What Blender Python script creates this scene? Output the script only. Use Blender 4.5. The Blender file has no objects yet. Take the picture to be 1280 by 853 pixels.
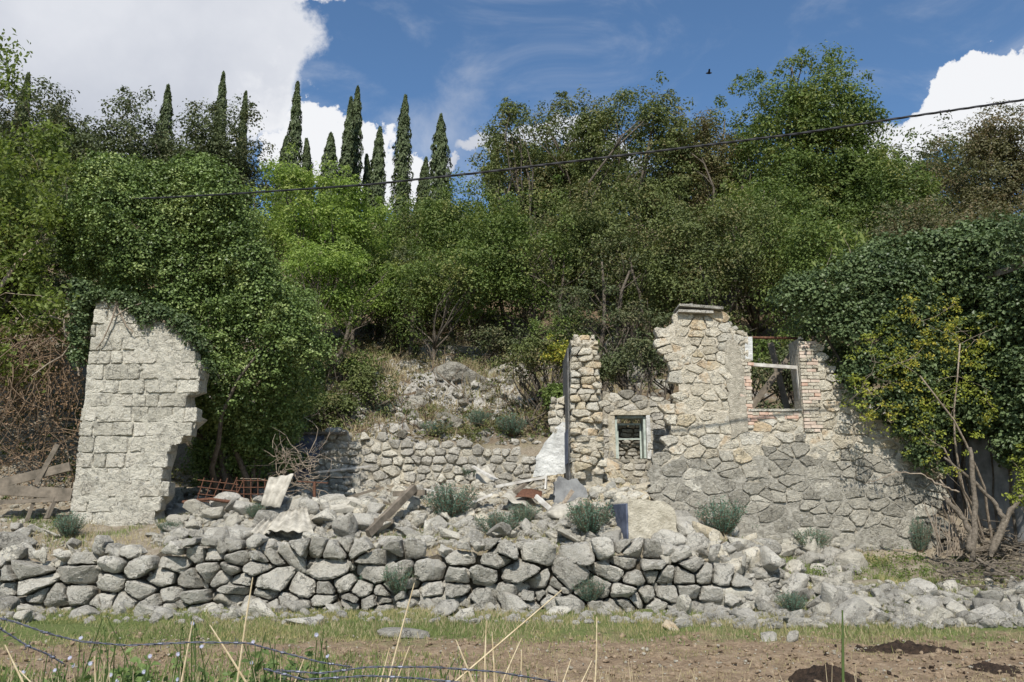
import bpy, bmesh, math, random
import numpy as np
from mathutils import Vector, Matrix
R = math.radians
rng = np.random.default_rng(7); random.seed(7)
scene = bpy.context.scene
col = scene.collection

# ------------------------------------------------------------ camera, world, sun, exposure
F = 1050.0; PITCH = R(11.5); EYE = 1.6
cam = bpy.data.objects.new('camera', bpy.data.cameras.new('camera')); col.objects.link(cam)
cam.data.sensor_width = 36.0; cam.data.lens = F / 1280 * 36.0
cam.data.clip_start = 0.05; cam.data.clip_end = 3000
cam.location = (0, 0, EYE); cam.rotation_euler = (R(90) + PITCH, 0, 0)
scene.camera = cam
scene.view_settings.view_transform = 'Standard'; scene.view_settings.look = 'None'
scene.view_settings.exposure = 0.14; scene.view_settings.gamma = 1.0
try: scene.view_settings.use_curve_mapping = False
except Exception: pass
SA, SE = R(-7), R(47)          # sun: high behind the camera, a little to the left
sdir = Vector((math.cos(SE) * math.sin(SA), -math.cos(SE) * math.cos(SA), math.sin(SE)))
sun = bpy.data.objects.new('sun', bpy.data.lights.new('sun', 'SUN')); col.objects.link(sun)
sun.data.energy = 4.8; sun.data.angle = R(0.5); sun.data.color = (1.0, 0.95, 0.87)
sun.rotation_euler = sdir.to_track_quat('Z', 'Y').to_euler(); sun.location = (5, -10, 20)

def ray(px, py):
    x = (px - 640) / F; u = (426.5 - py) / F
    return Vector((x, math.cos(PITCH) - u * math.sin(PITCH), math.sin(PITCH) + u * math.cos(PITCH)))
def U(px, py, Y):
    d = ray(px, py); k = Y / d.y
    return Vector((d.x * k, Y, EYE + d.z * k))

class NT:
    """tiny node helper"""
    def __init__(s, tree): s.t = tree; s.n = tree.nodes; s.l = tree.links
    def node(s, typ, **kw):
        n = s.n.new(typ)
        for k, v in kw.items(): setattr(n, k, v)
        return n
    def put(s, sock, v):
        if isinstance(v, bpy.types.NodeSocket): s.l.new(v, sock)
        elif v is not None: sock.default_value = v
    def math(s, op, a, b=None, c=None, clamp=False):
        n = s.node('ShaderNodeMath', operation=op); n.use_clamp = clamp
        s.put(n.inputs[0], a); s.put(n.inputs[1], b)
        if c is not None: s.put(n.inputs[2], c)
        return n.outputs[0]
    def vmath(s, op, a, b=None):
        n = s.node('ShaderNodeVectorMath', operation=op); s.put(n.inputs[0], a); s.put(n.inputs[1], b)
        return n.outputs['Value'] if op in ('DOT_PRODUCT', 'LENGTH', 'DISTANCE') else n.outputs[0]
    def noise(s, vec, scale, detail=4, rough=.55, out='Fac', dist=0):
        n = s.node('ShaderNodeTexNoise'); n.inputs['Scale'].default_value = scale
        n.inputs['Detail'].default_value = detail; n.inputs['Roughness'].default_value = rough
        n.inputs['Distortion'].default_value = dist
        if vec is not None: s.l.new(vec, n.inputs['Vector'])
        return n.outputs[out]
    def vor(s, vec, scale, feature='F1', out='Distance'):
        n = s.node('ShaderNodeTexVoronoi', feature=feature); n.inputs['Scale'].default_value = scale
        if vec is not None: s.l.new(vec, n.inputs['Vector'])
        return n.outputs[out]
    def ramp(s, v, stops):
        n = s.node('ShaderNodeValToRGB'); s.l.new(v, n.inputs[0]); e = n.color_ramp.elements
        while len(e) > 1: e.remove(e[-1])
        e[0].position, e[0].color = stops[0][0], _c(stops[0][1])
        for p, c in stops[1:]:
            x = e.new(p); x.color = _c(c)
        return n.outputs[0]
    def mix(s, fac, a, b, mode='MIX'):
        n = s.node('ShaderNodeMix', data_type='RGBA', blend_type=mode)
        s.put(n.inputs[0], fac); s.put(n.inputs[6], _c(a)); s.put(n.inputs[7], _c(b))
        return n.outputs[2]
    def sstep(s, v, a, b):
        n = s.node('ShaderNodeMapRange', interpolation_type='SMOOTHSTEP')
        s.put(n.inputs[0], v); n.inputs[1].default_value = a; n.inputs[2].default_value = b
        return n.outputs[0]
def _c(c):
    if isinstance(c, bpy.types.NodeSocket) or c is None: return c
    if isinstance(c, (int, float)): return (c, c, c, 1)
    return tuple(c) + (1,) if len(c) == 3 else tuple(c)

# world: Nishita sky with cumulus and thin veils laid over it by direction
W = bpy.data.worlds.new("World"); scene.world = W; W.use_nodes = True
w = NT(W.node_tree); w.n.clear()
sky = w.node('ShaderNodeTexSky', sky_type='NISHITA'); sky.sun_disc = False
sky.sun_elevation = SE; sky.sun_rotation = R(180) - SA
sky.air_density = 1.0; sky.dust_density = 1.0; sky.ozone_density = 3.0; sky.altitude = 300
gen = w.node('ShaderNodeTexCoord').outputs['Generated']
dirv = w.vmath('NORMALIZE', gen)
warp = w.noise(dirv, 7.0, 9, .62, 'Color')
wv = w.vmath('SUBTRACT', warp, (0.5, 0.5, 0.5))
def blob(px, py, rpx, rpy, k=1.0, wob=.22):
    """soft-edged cloud body round the direction seen at (px,py)"""
    d = ray(px, py).normalized()
    right = Vector((d.y, -d.x, 0)).normalized(); up = right.cross(d)
    wn = w.node('ShaderNodeVectorMath', operation='SCALE'); w.l.new(wv, wn.inputs[0]); wn.inputs[3].default_value = wob
    dd = w.vmath('ADD', dirv, wn.outputs[0])
    a = w.math('MULTIPLY', w.vmath('DOT_PRODUCT', w.vmath('SUBTRACT', dd, tuple(d)), tuple(right)), F / rpx)
    b = w.math('MULTIPLY', w.vmath('DOT_PRODUCT', w.vmath('SUBTRACT', dd, tuple(d)), tuple(up)), F / rpy)
    r2 = w.math('ADD', w.math('MULTIPLY', a, a), w.math('MULTIPLY', b, b))
    g = w.math('MULTIPLY', w.math('SUBTRACT', 1.0, r2), k)
    front = w.math('GREATER_THAN', w.vmath('DOT_PRODUCT', dirv, tuple(d)), 0.2)
    return w.math('MULTIPLY', w.math('MAXIMUM', g, 0.0), front)
body = None
for args in [(70, 0, 290, 150, 1.6), (-80, 70, 330, 170, 1.5), (325, -25, 85, 50, 1.3), (388, 170, 58, 50, 1.5), (450, 195, 60, 52, 1.4), (520, 215, 60, 35, 1.3),
             (1200, 150, 110, 42, 1.5), (1315, 150, 110, 55, 1.5), (1075, 160, 50, 40, 0.8), (700, 190, 150, 25, .7)]:
    g = blob(*args)
    body = g if body is None else w.math('MAXIMUM', body, g)
fine = w.noise(dirv, 22.0, 8, .6)
dens = w.math('ADD', body, w.math('MULTIPLY', w.math('SUBTRACT', fine, 0.5), 0.45))
cmask = w.math('MULTIPLY', w.sstep(dens, 0.10, 0.42), w.math('GREATER_THAN', body, 0.001))
# clouds elsewhere in the sky (behind and beside the camera) and thin veils
spz = w.node('ShaderNodeSeparateXYZ'); w.l.new(dirv, spz.inputs[0])
gl = w.noise(dirv, 2.6, 8, .55)
infront = w.sstep(spz.outputs[1], 0.55, 0.2)
gmask = w.math('MULTIPLY', w.sstep(gl, 0.52, 0.66), infront)
veil = w.math('MULTIPLY', w.sstep(w.noise(w.vmath('MULTIPLY', dirv, (1.0, 1.0, 2.0)), 5.0, 7, .6, dist=.6), 0.47, 0.80), 0.42)
cm = w.math('MAXIMUM', w.math('MAXIMUM', cmask, gmask), veil)
shade = w.noise(w.vmath('ADD', dirv, (3.1, 1.7, .4)), 4.2, 6, .55)
ccol = w.ramp(shade, [(0.35, (4.9, 5.2, 5.9)), (0.62, (6.5, 6.7, 7.2))])
whiter = w.blobmask = w.math('MAXIMUM', blob(420, 180, 150, 85, 1.4), blob(1220, 150, 170, 75, 1.4))
ccol = w.mix(w.math('MINIMUM', whiter, 1.0), ccol, (7.9, 8.0, 8.25))
skyc = w.mix(1.0, sky.outputs[0], (.92, 1.12, 1.22), 'MULTIPLY')
fin = w.mix(cm, skyc, ccol)
bg = w.node('ShaderNodeBackground'); w.l.new(fin, bg.inputs[0]); bg.inputs[1].default_value = 0.104
wo = w.node('ShaderNodeOutputWorld'); w.l.new(bg.outputs[0], wo.inputs[0])

# ------------------------------------------------------------ object helpers
def tag(o, label=None, cat=None, group=None, kind=None):
    if label: o['label'] = label
    if cat: o['category'] = cat
    if group: o['group'] = group
    if kind: o['kind'] = kind
    return o
def fast_mesh(name, verts, faces, mat=None, smooth=False, tone=None):
    verts = np.ascontiguousarray(verts, dtype=np.float32).reshape(-1, 3)
    faces = np.ascontiguousarray(faces, dtype=np.int32); k = faces.shape[1]; n = len(faces)
    me = bpy.data.meshes.new(name)
    me.vertices.add(len(verts)); me.vertices.foreach_set('co', verts.ravel())
    me.loops.add(n * k); me.loops.foreach_set('vertex_index', faces.ravel())
    me.polygons.add(n); me.polygons.foreach_set('loop_start', np.arange(0, n * k, k, dtype=np.int32))
    me.polygons.foreach_set('use_smooth', np.full(n, smooth))
    me.update(calc_edges=True)
    if tone is not None:
        a = me.attributes.new('tone', 'FLOAT', 'POINT'); a.data.foreach_set('value', np.ascontiguousarray(tone, dtype=np.float32))
    if mat: me.materials.append(mat)
    return me
def link(name, me, parent=None, loc=(0, 0, 0), rot=None):
    o = bpy.data.objects.new(name, me); col.objects.link(o); o.location = loc
    if rot is not None: o.rotation_euler = rot
    if parent is not None: o.parent = parent
    return o
def thing(name, label, cat, loc=(0, 0, 0), group=None):
    o = bpy.data.objects.new(name, None); col.objects.link(o); o.location = loc; o.empty_display_size = .1
    return tag(o, label, cat, group)
class MB:
    """collects tubes and boxes into one mesh"""
    def __init__(s): s.v = []; s.f = []
    def add(s, vs, fs):
        b = sum(len(x) for x in s.v) if s.v else 0
        s.v.append(np.asarray(vs, dtype=float).reshape(-1, 3)); s.f += [tuple(i + b for i in f) for f in fs]
    def tube(s, pts, radii, n=6):
        pts = [Vector(p) for p in pts]
        if not hasattr(radii, '__len__'): radii = [radii] * len(pts)
        vs = []; fs = []; prev = None
        for i, p in enumerate(pts):
            t = (pts[min(i + 1, len(pts) - 1)] - pts[max(i - 1, 0)])
            t = t.normalized() if t.length > 1e-9 else Vector((0, 0, 1))
            a = prev if prev is not None else (Vector((1, 0, 0)) if abs(t.x) < .8 else Vector((0, 1, 0)))
            a = (a - t * a.dot(t)); a = a.normalized() if a.length > 1e-6 else t.orthogonal().normalized()
            prev = a; b = t.cross(a)
            for j in range(n):
                an = 2 * math.pi * j / n
                vs.append(p + (a * math.cos(an) + b * math.sin(an)) * radii[i])
        for i in range(len(pts) - 1):
            for j in range(n):
                fs.append((i * n + j, i * n + (j + 1) % n, (i + 1) * n + (j + 1) % n, (i + 1) * n + j))
        fs.append(tuple(range(n))[::-1]); fs.append(tuple((len(pts) - 1) * n + j for j in range(n)))
        s.add([tuple(v) for v in vs], fs)
    def box(s, c, size, rot=None, wob=0):
        m = Matrix.Identity(3) if rot is None else rot
        vs = []
        for dx in (-.5, .5):
            for dy in (-.5, .5):
                for dz in (-.5, .5):
                    p = Vector((dx * size[0], dy * size[1], dz * size[2]))
                    p += Vector((random.uniform(-wob, wob), random.uniform(-wob, wob), random.uniform(-wob, wob)))
                    vs.append(tuple(Vector(c) + m @ p))
        s.add(vs, [(0, 1, 3, 2), (4, 6, 7, 5), (0, 4, 5, 1), (2, 3, 7, 6), (0, 2, 6, 4), (1, 5, 7, 3)])
    def mesh(s, name, mat, smooth=False):
        me = bpy.data.meshes.new(name); me.from_pydata(np.concatenate(s.v).tolist(), [], s.f)
        if smooth: me.polygons.foreach_set('use_smooth', np.full(len(me.polygons), True))
        if mat: me.materials.append(mat)
        me.update(); return me
    def build(s, name, mat, parent=None, loc=(0, 0, 0), smooth=False):
        return link(name, s.mesh(name, mat, smooth), parent, loc)

def _h(ix, iy, s=0):
    v = np.sin(ix * 127.1 + iy * 311.7 + s * 74.7) * 43758.5453
    return v - np.floor(v)
def vnoise(x, y, s=0):
    ix = np.floor(x); iy = np.floor(y); fx = x - ix; fy = y - iy
    fx = fx * fx * (3 - 2 * fx); fy = fy * fy * (3 - 2 * fy)
    a = _h(ix, iy, s); b = _h(ix + 1, iy, s); c = _h(ix, iy + 1, s); d = _h(ix + 1, iy + 1, s)
    return (a + (b - a) * fx) * (1 - fy) + (c + (d - c) * fx) * fy
def fbm(x, y, o=5, s=0, g=.5):
    x = np.asarray(x, float); y = np.asarray(y, float)
    r = 0; a = 1; t = 0
    for i in range(o):
        r = r + a * vnoise(x, y, s + i * 13); t += a; a *= g; x = x * 2.03 + 11.3; y = y * 2.03 + 5.7
    return r / t - .5
SN = rng.normal(size=(4, 8, 3)); SPH = rng.uniform(0, 6.28, size=(4, 8))
def n3(p, f, k=0):
    """smooth 3-D noise from a few sines, about -1..1"""
    p = np.asarray(p) * f; r = 0
    for i in range(8): r = r + np.sin(p @ SN[k % 4, i] * 1.3 + SPH[k % 4, i])
    return r / 4.0

# ------------------------------------------------------------ terrain height
def sm(x, a, b):
    t = np.clip((np.asarray(x, float) - a) / (b - a), 0, 1); return t * t * (3 - 2 * t)
YA = [-60, 0, 6, 12.2, 14.0, 14.46, 14.66, 15.3, 16, 18, 21.75, 22.3, 25, 30, 45, 60, 120, 260, 900]
ZA = [-.1, 0, 0, 0, .03, .05, .78, 1.06, 1.2, 1.5, 2.3, 3.3, 4.6, 7.2, 14.6, 23.0, 44, 58, 62]
YB = [-60, 0, 6, 12.2, 13.3, 14.6, 16.8, 17.3, 18, 21.75, 22.3, 25, 30, 45, 60, 120, 260, 900]
ZB = [-.1, 0, 0, 0, .03, .26, .70, 1.2, 1.5, 2.3, 3.3, 4.6, 7.2, 14.6, 23.0, 44, 58, 62]
def g2(x, y, cx, cy, sx, sy): return np.exp(-((x - cx) / sx) ** 2 - ((y - cy) / sy) ** 2)
def H(x, y):
    x = np.asarray(x, float); y = np.asarray(y, float)
    a = np.interp(y, YA, ZA); b = np.interp(y, YB, ZB)
    z = a + (b - a) * sm(x, 3.4, 5.2)
    # rubble heaps
    z = z + .50 * g2(x, y, -4.9, 16.4, 1.5, .7) + .30 * g2(x, y, -3.0, 16.6, 1.3, .7)
    z = z + .95 * g2(x, y, 2.0, 17.9, .9, 1.5) + .28 * g2(x, y, 2.0, 15.9, 1.1, .7)
    z = z + .42 * g2(x, y, -.9, 17.3, 1.6, .9) + .22 * g2(x, y, .6, 16.4, .9, .6)
    z = z + .28 * g2(x, y, 4.2, 15.3, .9, .8)
    z = z + .25 * g2(x, y, 6.0, 14.4, .7, .6)
    z = z + .35 * g2(x, y, -9.5, 18.5, 1.6, 2.0)
    # far left bank behind the vines
    z = z + 2.2 * sm(-x, 8.2, 12.5) * sm(y, 16.5, 21) * sm(-y, -40, -24)
    # relief
    amp = np.where(y < 12, .03, np.where(y < 22, .07, .25))
    z = z + amp * fbm(x * 1.3, y * 1.3, 5, 3) * 2
    soil = sm(-y, -13.2, -11.5)
    z = z + soil * (.04 * fbm(x * 5, y * 5, 4, 9) + .035 * fbm(x * 14, y * 14, 3, 19)) * 2
    z = z - .05 * soil
    # rocky shelves on the hillside
    rk = g2(x, y, -2.2, 26, 4.2, 3.6)
    st = fbm(x * .7, y * .9, 5, 21) * 2.2
    stp = np.floor(st * 3.5) / 3.5 + .5 * sm((st * 3.5) % 1, .55, 1) / 3.5
    z = z + rk * stp * 1.25
    z = z + sm(y, 23, 30) * .8 * fbm(x * .35, y * .35, 4, 31)
    return z
def Hs(x, y): return float(H(np.array([x]), np.array([y]))[0])
def hit(px, py, y0=6.0, y1=70):
    d = ray(px, py); a_, b_, st = y0, y1, .4
    for q_ in range(2):
        ys = np.arange(a_, b_, st); xs = d.x / d.y * ys; zs = EYE + d.z / d.y * ys
        below = np.nonzero(zs < H(xs, ys))[0]
        i = below[0] if len(below) else len(ys) - 1
        if q_ == 0: a_, b_, st = max(y0, ys[i] - .45), ys[i] + .05, .02
    return Vector((xs[i], ys[i], Hs(xs[i], ys[i])))

# ------------------------------------------------------------ materials
def new_mat(name):
    m = bpy.data.materials.new(name); m.use_nodes = True; t = NT(m.node_tree); t.n.clear()
    o = t.node('ShaderNodeOutputMaterial'); b = t.node('ShaderNodeBsdfPrincipled'); t.l.new(b.outputs[0], o.inputs[0])
    b.inputs['Roughness'].default_value = .9
    try: b.inputs['Specular IOR Level'].default_value = .25
    except Exception: pass
    return m, t, b, o
def bump(t, b, h, strength=.6, dist=.02):
    n = t.node('ShaderNodeBump'); n.inputs['Strength'].default_value = strength; n.inputs['Distance'].default_value = dist
    t.l.new(h, n.inputs['Height']); t.l.new(n.outputs[0], b.inputs['Normal'])
def stone_mat(name, dark, mid, pale, stain=(.19, .185, .175), stain_amt=.5, ochre=0, sc=1.0):
    m, t, b, o = new_mat(name)
    pos = t.node('ShaderNodeNewGeometry').outputs['Position']
    rnd = t.node('ShaderNodeObjectInfo').outputs['Random']
    off = t.node('ShaderNodeCombineXYZ'); t.l.new(t.math('MULTIPLY', rnd, 37.0), off.inputs[0]); t.l.new(t.math('MULTIPLY', rnd, 91.0), off.inputs[2])
    pos = t.vmath('ADD', pos, off.outputs[0])
    big = t.noise(pos, 3.0 * sc, 5, .6); med = t.noise(pos, 10 * sc, 8, .72); fin = t.noise(pos, 38 * sc, 6, .75)
    mixv = t.math('ADD', t.math('MULTIPLY', med, .55), t.math('ADD', t.math('MULTIPLY', rnd, .22), t.math('MULTIPLY', fin, .38)))
    c = t.ramp(mixv, [(.42, dark), (.57, mid), (.74, pale)])
    sm_ = t.math('MULTIPLY', t.sstep(t.noise(pos, 5.0 * sc, 9, .74), .47, .60), stain_amt)
    c = t.mix(sm_, c, stain)
    lich = t.sstep(t.noise(t.vmath('ADD', pos, (7.3, 1.1, 4.4)), 15 * sc, 8, .75), .56, .63)
    c = t.mix(t.math('MULTIPLY', lich, .6), c, (.62, .61, .57))
    spots = t.sstep(t.noise(t.vmath('ADD', pos, (2.3, 8.1, .4)), 42 * sc, 5, .7), .58, .66)
    c = t.mix(t.math('MULTIPLY', spots, .6), c, (.12, .112, .10))
    if ochre:
        oc = t.math('MULTIPLY', t.sstep(t.math('ADD', t.math('MULTIPLY', big, .7), t.math('MULTIPLY', rnd, .3)), .62 - .06 * ochre, .74 - .06 * ochre), .6)
        c = t.mix(oc, c, (.56, .38, .20))
    wp = t.vmath('ADD', pos, t.vmath('MULTIPLY', t.noise(pos, 4, 5, .65, 'Color'), (.5, .5, .5)))
    cr = t.sstep(t.vor(wp, 4.0 * sc, 'DISTANCE_TO_EDGE'), .0, .025)
    cr2 = t.math('MAXIMUM', cr, t.sstep(t.noise(pos, 2.5 * sc, 3), .48, .56))
    c = t.mix(t.math('MULTIPLY', t.math('SUBTRACT', 1.0, cr2), .7), c, (.085, .08, .07))
    t.l.new(c, b.inputs['Base Color'])
    h = t.math('ADD', t.math('ADD', t.math('MULTIPLY', med, 1.6), t.math('MULTIPLY', fin, .6)), t.math('MULTIPLY', cr2, .35))
    bump(t, b, h, 1.0, .06 / sc)
    return m
M = {}
M['lime'] = stone_mat('grey_limestone', (0.301, 0.282, 0.239), (0.504, 0.475, 0.409), (0.698, 0.658, 0.570), stain=(0.291, 0.273, 0.231), stain_amt=.5)
M['lime_pale'] = stone_mat('pale_limestone', (0.427, 0.395, 0.322), (0.640, 0.597, 0.496), (0.776, 0.733, 0.626), stain=(0.407, 0.376, 0.304), stain_amt=.45)
M['cream'] = stone_mat('cream_broken_stone', (0.485, 0.428, 0.322), (0.679, 0.616, 0.487), (0.795, 0.743, 0.618), stain=(0.524, 0.461, 0.348), stain_amt=.3, ochre=.3)
M['cream_ochre'] = stone_mat('ochre_broken_stone', (0.504, 0.423, 0.278), (0.679, 0.592, 0.435), (0.795, 0.724, 0.574), stain=(0.543, 0.414, 0.235), stain_amt=.4, ochre=1.5)
M['ashlar'] = stone_mat('weathered_ashlar', (0.446, 0.418, 0.339), (0.640, 0.602, 0.500), (0.776, 0.733, 0.618), stain=(0.369, 0.348, 0.287), stain_amt=.75)
M['wall_grey'] = stone_mat('dark_weathered_masonry', (0.262, 0.244, 0.200), (0.427, 0.399, 0.331), (0.582, 0.540, 0.444), stain=(0.233, 0.216, 0.178), stain_amt=.5)
M['outcrop'] = stone_mat('bare_rock', (0.213, 0.197, 0.161), (0.407, 0.381, 0.313), (0.621, 0.583, 0.487), stain=(0.136, 0.122, 0.096), stain_amt=.7, sc=.6)

def simple_mat(name, c1, c2, scale=12, rough=.85, bs=.4, bd=.01, metal=0, stretch=None):
    m, t, b, o = new_mat(name)
    pos = t.node('ShaderNodeNewGeometry').outputs['Position']
    if stretch: pos = t.vmath('MULTIPLY', t.node('ShaderNodeTexCoord').outputs['Object'], stretch)
    a = t.noise(pos, scale, 6, .62)
    t.l.new(t.ramp(a, [(.33, c1), (.68, c2)]), b.inputs['Base Color'])
    b.inputs['Roughness'].default_value = rough; b.inputs['Metallic'].default_value = metal
    bump(t, b, t.noise(pos, scale * 3, 5, .65), bs, bd)
    return m
M['mortar'] = simple_mat('sandy_mortar', (.30, .27, .21), (.58, .53, .43), 14, bs=1, bd=.05)
M['mortar_cream'] = simple_mat('cream_mortar', (.40, .355, .275), (.72, .655, .53), 13, bs=1, bd=.05)
M['mortar_grey'] = simple_mat('grimy_mortar', (.22, .205, .17), (.50, .47, .40), 13, bs=1, bd=.05)
M['mortar_pale'] = simple_mat('pale_lime_mortar', (.44, .42, .36), (.66, .64, .57), 7, bs=.8, bd=.03)
M['earth_core'] = simple_mat('dark_earth', (.05, .042, .03), (.16, .135, .10), 14, bs=.8, bd=.03)
M['plaster_beige'] = simple_mat('beige_plaster', (.34, .305, .23), (.60, .55, .44), 7, bs=.9, bd=.04)
M['plaster_white'] = simple_mat('white_plaster', (.40, .40, .38), (.74, .74, .71), 4, bs=.9, bd=.05)
M['plaster_blue'] = simple_mat('blue_grey_plaster', (.05, .06, .09), (.15, .17, .23), 5, bs=.4, bd=.015)  # blue plaster, darkened to carry the shade on the terrace wall's left end
M['plaster_grey'] = simple_mat('grey_render', (.14, .14, .14), (.32, .32, .31), 3.5, bs=.5, bd=.02)
M['brick'] = simple_mat('old_brick', (.44, .33, .26), (.62, .53, .44), 8, bs=.7, bd=.02)
M['brick_red'] = simple_mat('red_brick', (.42, .26, .19), (.60, .45, .35), 14, bs=.6, bd=.01)
M['wood'] = simple_mat('weathered_timber', (.10, .085, .065), (.24, .20, .155), 5, bs=.6, bd=.01, stretch=(1, 1, 1))
M['wood_pale'] = simple_mat('bleached_timber', (.34, .31, .27), (.62, .60, .55), 6, bs=.5, bd=.01)
M['wood_green'] = simple_mat('pale_green_painted_wood', (.30, .35, .31), (.52, .57, .52), 8, bs=.4, bd=.01)
M['rust'] = simple_mat('rusty_iron', (.06, .028, .018), (.18, .085, .05), 30, rough=.8, bs=.6, bd=.004)
M['plaster_dark'] = simple_mat('shade_dark_render', (.06, .06, .06), (.20, .195, .185), 6, bs=.7, bd=.03)  # grey render darkened in colour for the shade on the pillar's left face
M['fibre'] = simple_mat('fibre_cement_sheet', (.24, .22, .18), (.52, .485, .41), 6, bs=.4, bd=.01)
M['zinc'] = simple_mat('dull_zinc_wire', (.05, .055, .075), (.14, .15, .19), 60, rough=.5, metal=.6, bs=.2, bd=.001)
M['cable'] = simple_mat('black_cable_sheath', (.018, .018, .02), (.035, .035, .04), 20, rough=.6)
M['bark'] = simple_mat('grey_bark', (.06, .048, .035), (.19, .16, .125), 16, bs=1, bd=.03)
M['bark_mid'] = simple_mat('weathered_branch', (.09, .075, .055), (.25, .21, .165), 22, bs=1, bd=.02)
M['bark_pale'] = simple_mat('pale_dead_wood', (.17, .13, .095), (.40, .335, .26), 18, bs=.8, bd=.01)
M['vine'] = simple_mat('brown_dead_vine', (.10, .07, .045), (.27, .19, .125), 18, bs=.6, bd=.005)
M['straw'] = simple_mat('dry_straw', (.42, .32, .18), (.66, .56, .38), 20, bs=.2, bd=.002)
M['dung'] = simple_mat('dark_dug_soil', (.022, .015, .010), (.085, .055, .036), 18, bs=1, bd=.05)
M['clod'] = simple_mat('dry_clod', (.14, .10, .065), (.36, .27, .18), 20, bs=.8, bd=.02)
M['bird'] = simple_mat('dark_feathers', (.012, .012, .012), (.03, .03, .03), 20)

def leaf_mat(name, lo, hi, alt=None, alt_amt=.0, trans=.18, rough=.55, patch=.9):
    m, t, b, o = new_mat(name)
    tone = t.node('ShaderNodeAttribute', attribute_name='tone').outputs['Fac']
    pos = t.node('ShaderNodeNewGeometry').outputs['Position']
    ng = t.noise(pos, patch, 4, .6)
    v = t.math('ADD', t.math('MULTIPLY', tone, .42), t.math('MULTIPLY', ng, .85))
    c = t.ramp(v, [(.25, lo), (.85, hi)])
    if alt:
        a = t.math('MULTIPLY', t.sstep(t.noise(t.vmath('ADD', pos, (5, 3, 9)), patch * .8, 5, .65), .52 - alt_amt * .15, .66 - alt_amt * .15), t.sstep(tone, .25, .6))
        c = t.mix(a, c, alt)
    t.l.new(c, b.inputs['Base Color']); b.inputs['Roughness'].default_value = rough
    tr = t.node('ShaderNodeBsdfTranslucent'); t.l.new(t.mix(1.0, c, (1.1, 1.2, .65), 'MULTIPLY'), tr.inputs[0])
    mx = t.node('ShaderNodeMixShader'); mx.inputs[0].default_value = trans
    t.l.new(b.outputs[0], mx.inputs[1]); t.l.new(tr.outputs[0], mx.inputs[2]); t.l.new(mx.outputs[0], o.inputs[0])
    return m
L = {}
L['holm'] = leaf_mat('holm_oak_leaf', (.034, .046, .020), (.13, .155, .068), (.17, .16, .08), .2)
L['cypress'] = leaf_mat('cypress_leaf', (.040, .056, .024), (.105, .135, .055), trans=.1)
L['bright'] = leaf_mat('fresh_green_leaf', (.085, .135, .026), (.31, .41, .10), (.37, .42, .13), .3, .38)
L['green'] = leaf_mat('mid_green_leaf', (.036, .064, .018), (.18, .24, .065), (.27, .275, .095), .25, .32)
L['olive'] = leaf_mat('browning_oak_leaf', (.040, .060, .020), (.18, .21, .072), (.215, .19, .085), .2, .24)
L['brown'] = leaf_mat('brown_dry_leaf', (.085, .075, .035), (.21, .17, .085), (.17, .18, .07), .5, .25)
L['grey'] = leaf_mat('dusty_olive_leaf', (.075, .075, .035), (.19, .185, .095), (.20, .15, .085), .5, .3)
L['ivy'] = leaf_mat('ivy_leaf', (.026, .050, .014), (.20, .275, .085), (.32, .38, .14), .25, .2, .40, 1.5)
L['ivy_dark'] = leaf_mat('dark_ivy_leaf', (.030, .055, .024), (.15, .20, .085), trans=.2, rough=.42)
L['yellow'] = leaf_mat('yellowing_leaf', (.12, .155, .03), (.36, .40, .07), (.46, .40, .07), .2, .35)
L['mulb'] = leaf_mat('large_soft_leaf', (.065, .10, .022), (.23, .28, .075), (.24, .22, .08), .1, .4)
L['spurge'] = leaf_mat('blue_green_spurge_leaf', (.045, .095, .068), (.15, .255, .185), (.15, .22, .13), 0, .2)
L['grass'] = leaf_mat('short_grass_blade', (.08, .12, .035), (.23, .27, .10), (.42, .36, .18), .45, .3)
L['drygrass'] = leaf_mat('dry_grass_blade', (.24, .20, .11), (.50, .42, .26), (.24, .24, .09), .2, .3)
L['weed'] = leaf_mat('weed_leaf', (.06, .10, .03), (.18, .25, .08), trans=.35)
L['dead'] = leaf_mat('dead_leaf', (.17, .105, .06), (.36, .24, .15), trans=.25)
L['petal'] = leaf_mat('pale_blue_petal', (.50, .50, .72), (.66, .67, .84), trans=.3)

# ground
gm, t, b, o = new_mat('ground_soil_and_turf')
pos = t.node('ShaderNodeNewGeometry').outputs['Position']
sp = t.node('ShaderNodeSeparateXYZ'); t.l.new(pos, sp.inputs[0]); gy = sp.outputs[1]; gx = sp.outputs[0]
n1 = t.noise(pos, 1.1, 6, .6); n2 = t.noise(pos, 6, 6, .65); n3_ = t.noise(pos, 32, 5, .7)
soil = t.ramp(t.math('ADD', t.math('MULTIPLY', n2, .6), t.math('MULTIPLY', n3_, .4)), [(.35, (.15, .105, .065)), (.52, (.31, .225, .145)), (.70, (.50, .39, .27))])
turf = t.ramp(n3_, [(.3, (.06, .085, .024)), (.55, (.15, .185, .055)), (.75, (.30, .26, .13))])
dirt = t.ramp(t.math('ADD', t.math('MULTIPLY', n2, .5), t.math('MULTIPLY', n3_, .5)), [(.35, (.13, .10, .07)), (.5, (.28, .235, .17)), (.68, (.46, .42, .34))])
litter = t.ramp(t.math('ADD', t.math('MULTIPLY', n1, .4), t.math('MULTIPLY', n3_, .6)), [(.35, (.055, .040, .025)), (.5, (.15, .105, .065)), (.70, (.33, .26, .17))])
hillgrass = t.ramp(n3_, [(.3, (.10, .085, .05)), (.7, (.31, .26, .17))])
yy = t.math('ADD', gy, t.math('MULTIPLY', t.math('SUBTRACT', n1, .5), 3.0))
yy = t.math('ADD', yy, t.math('MULTIPLY', t.math('SUBTRACT', n2, .5), 1.6))
leftg = t.math('MULTIPLY', t.sstep(gx, 0.5, -3.5), .55)
gfac = t.sstep(t.math('ADD', yy, leftg), 11.3, 12.4)
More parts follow.
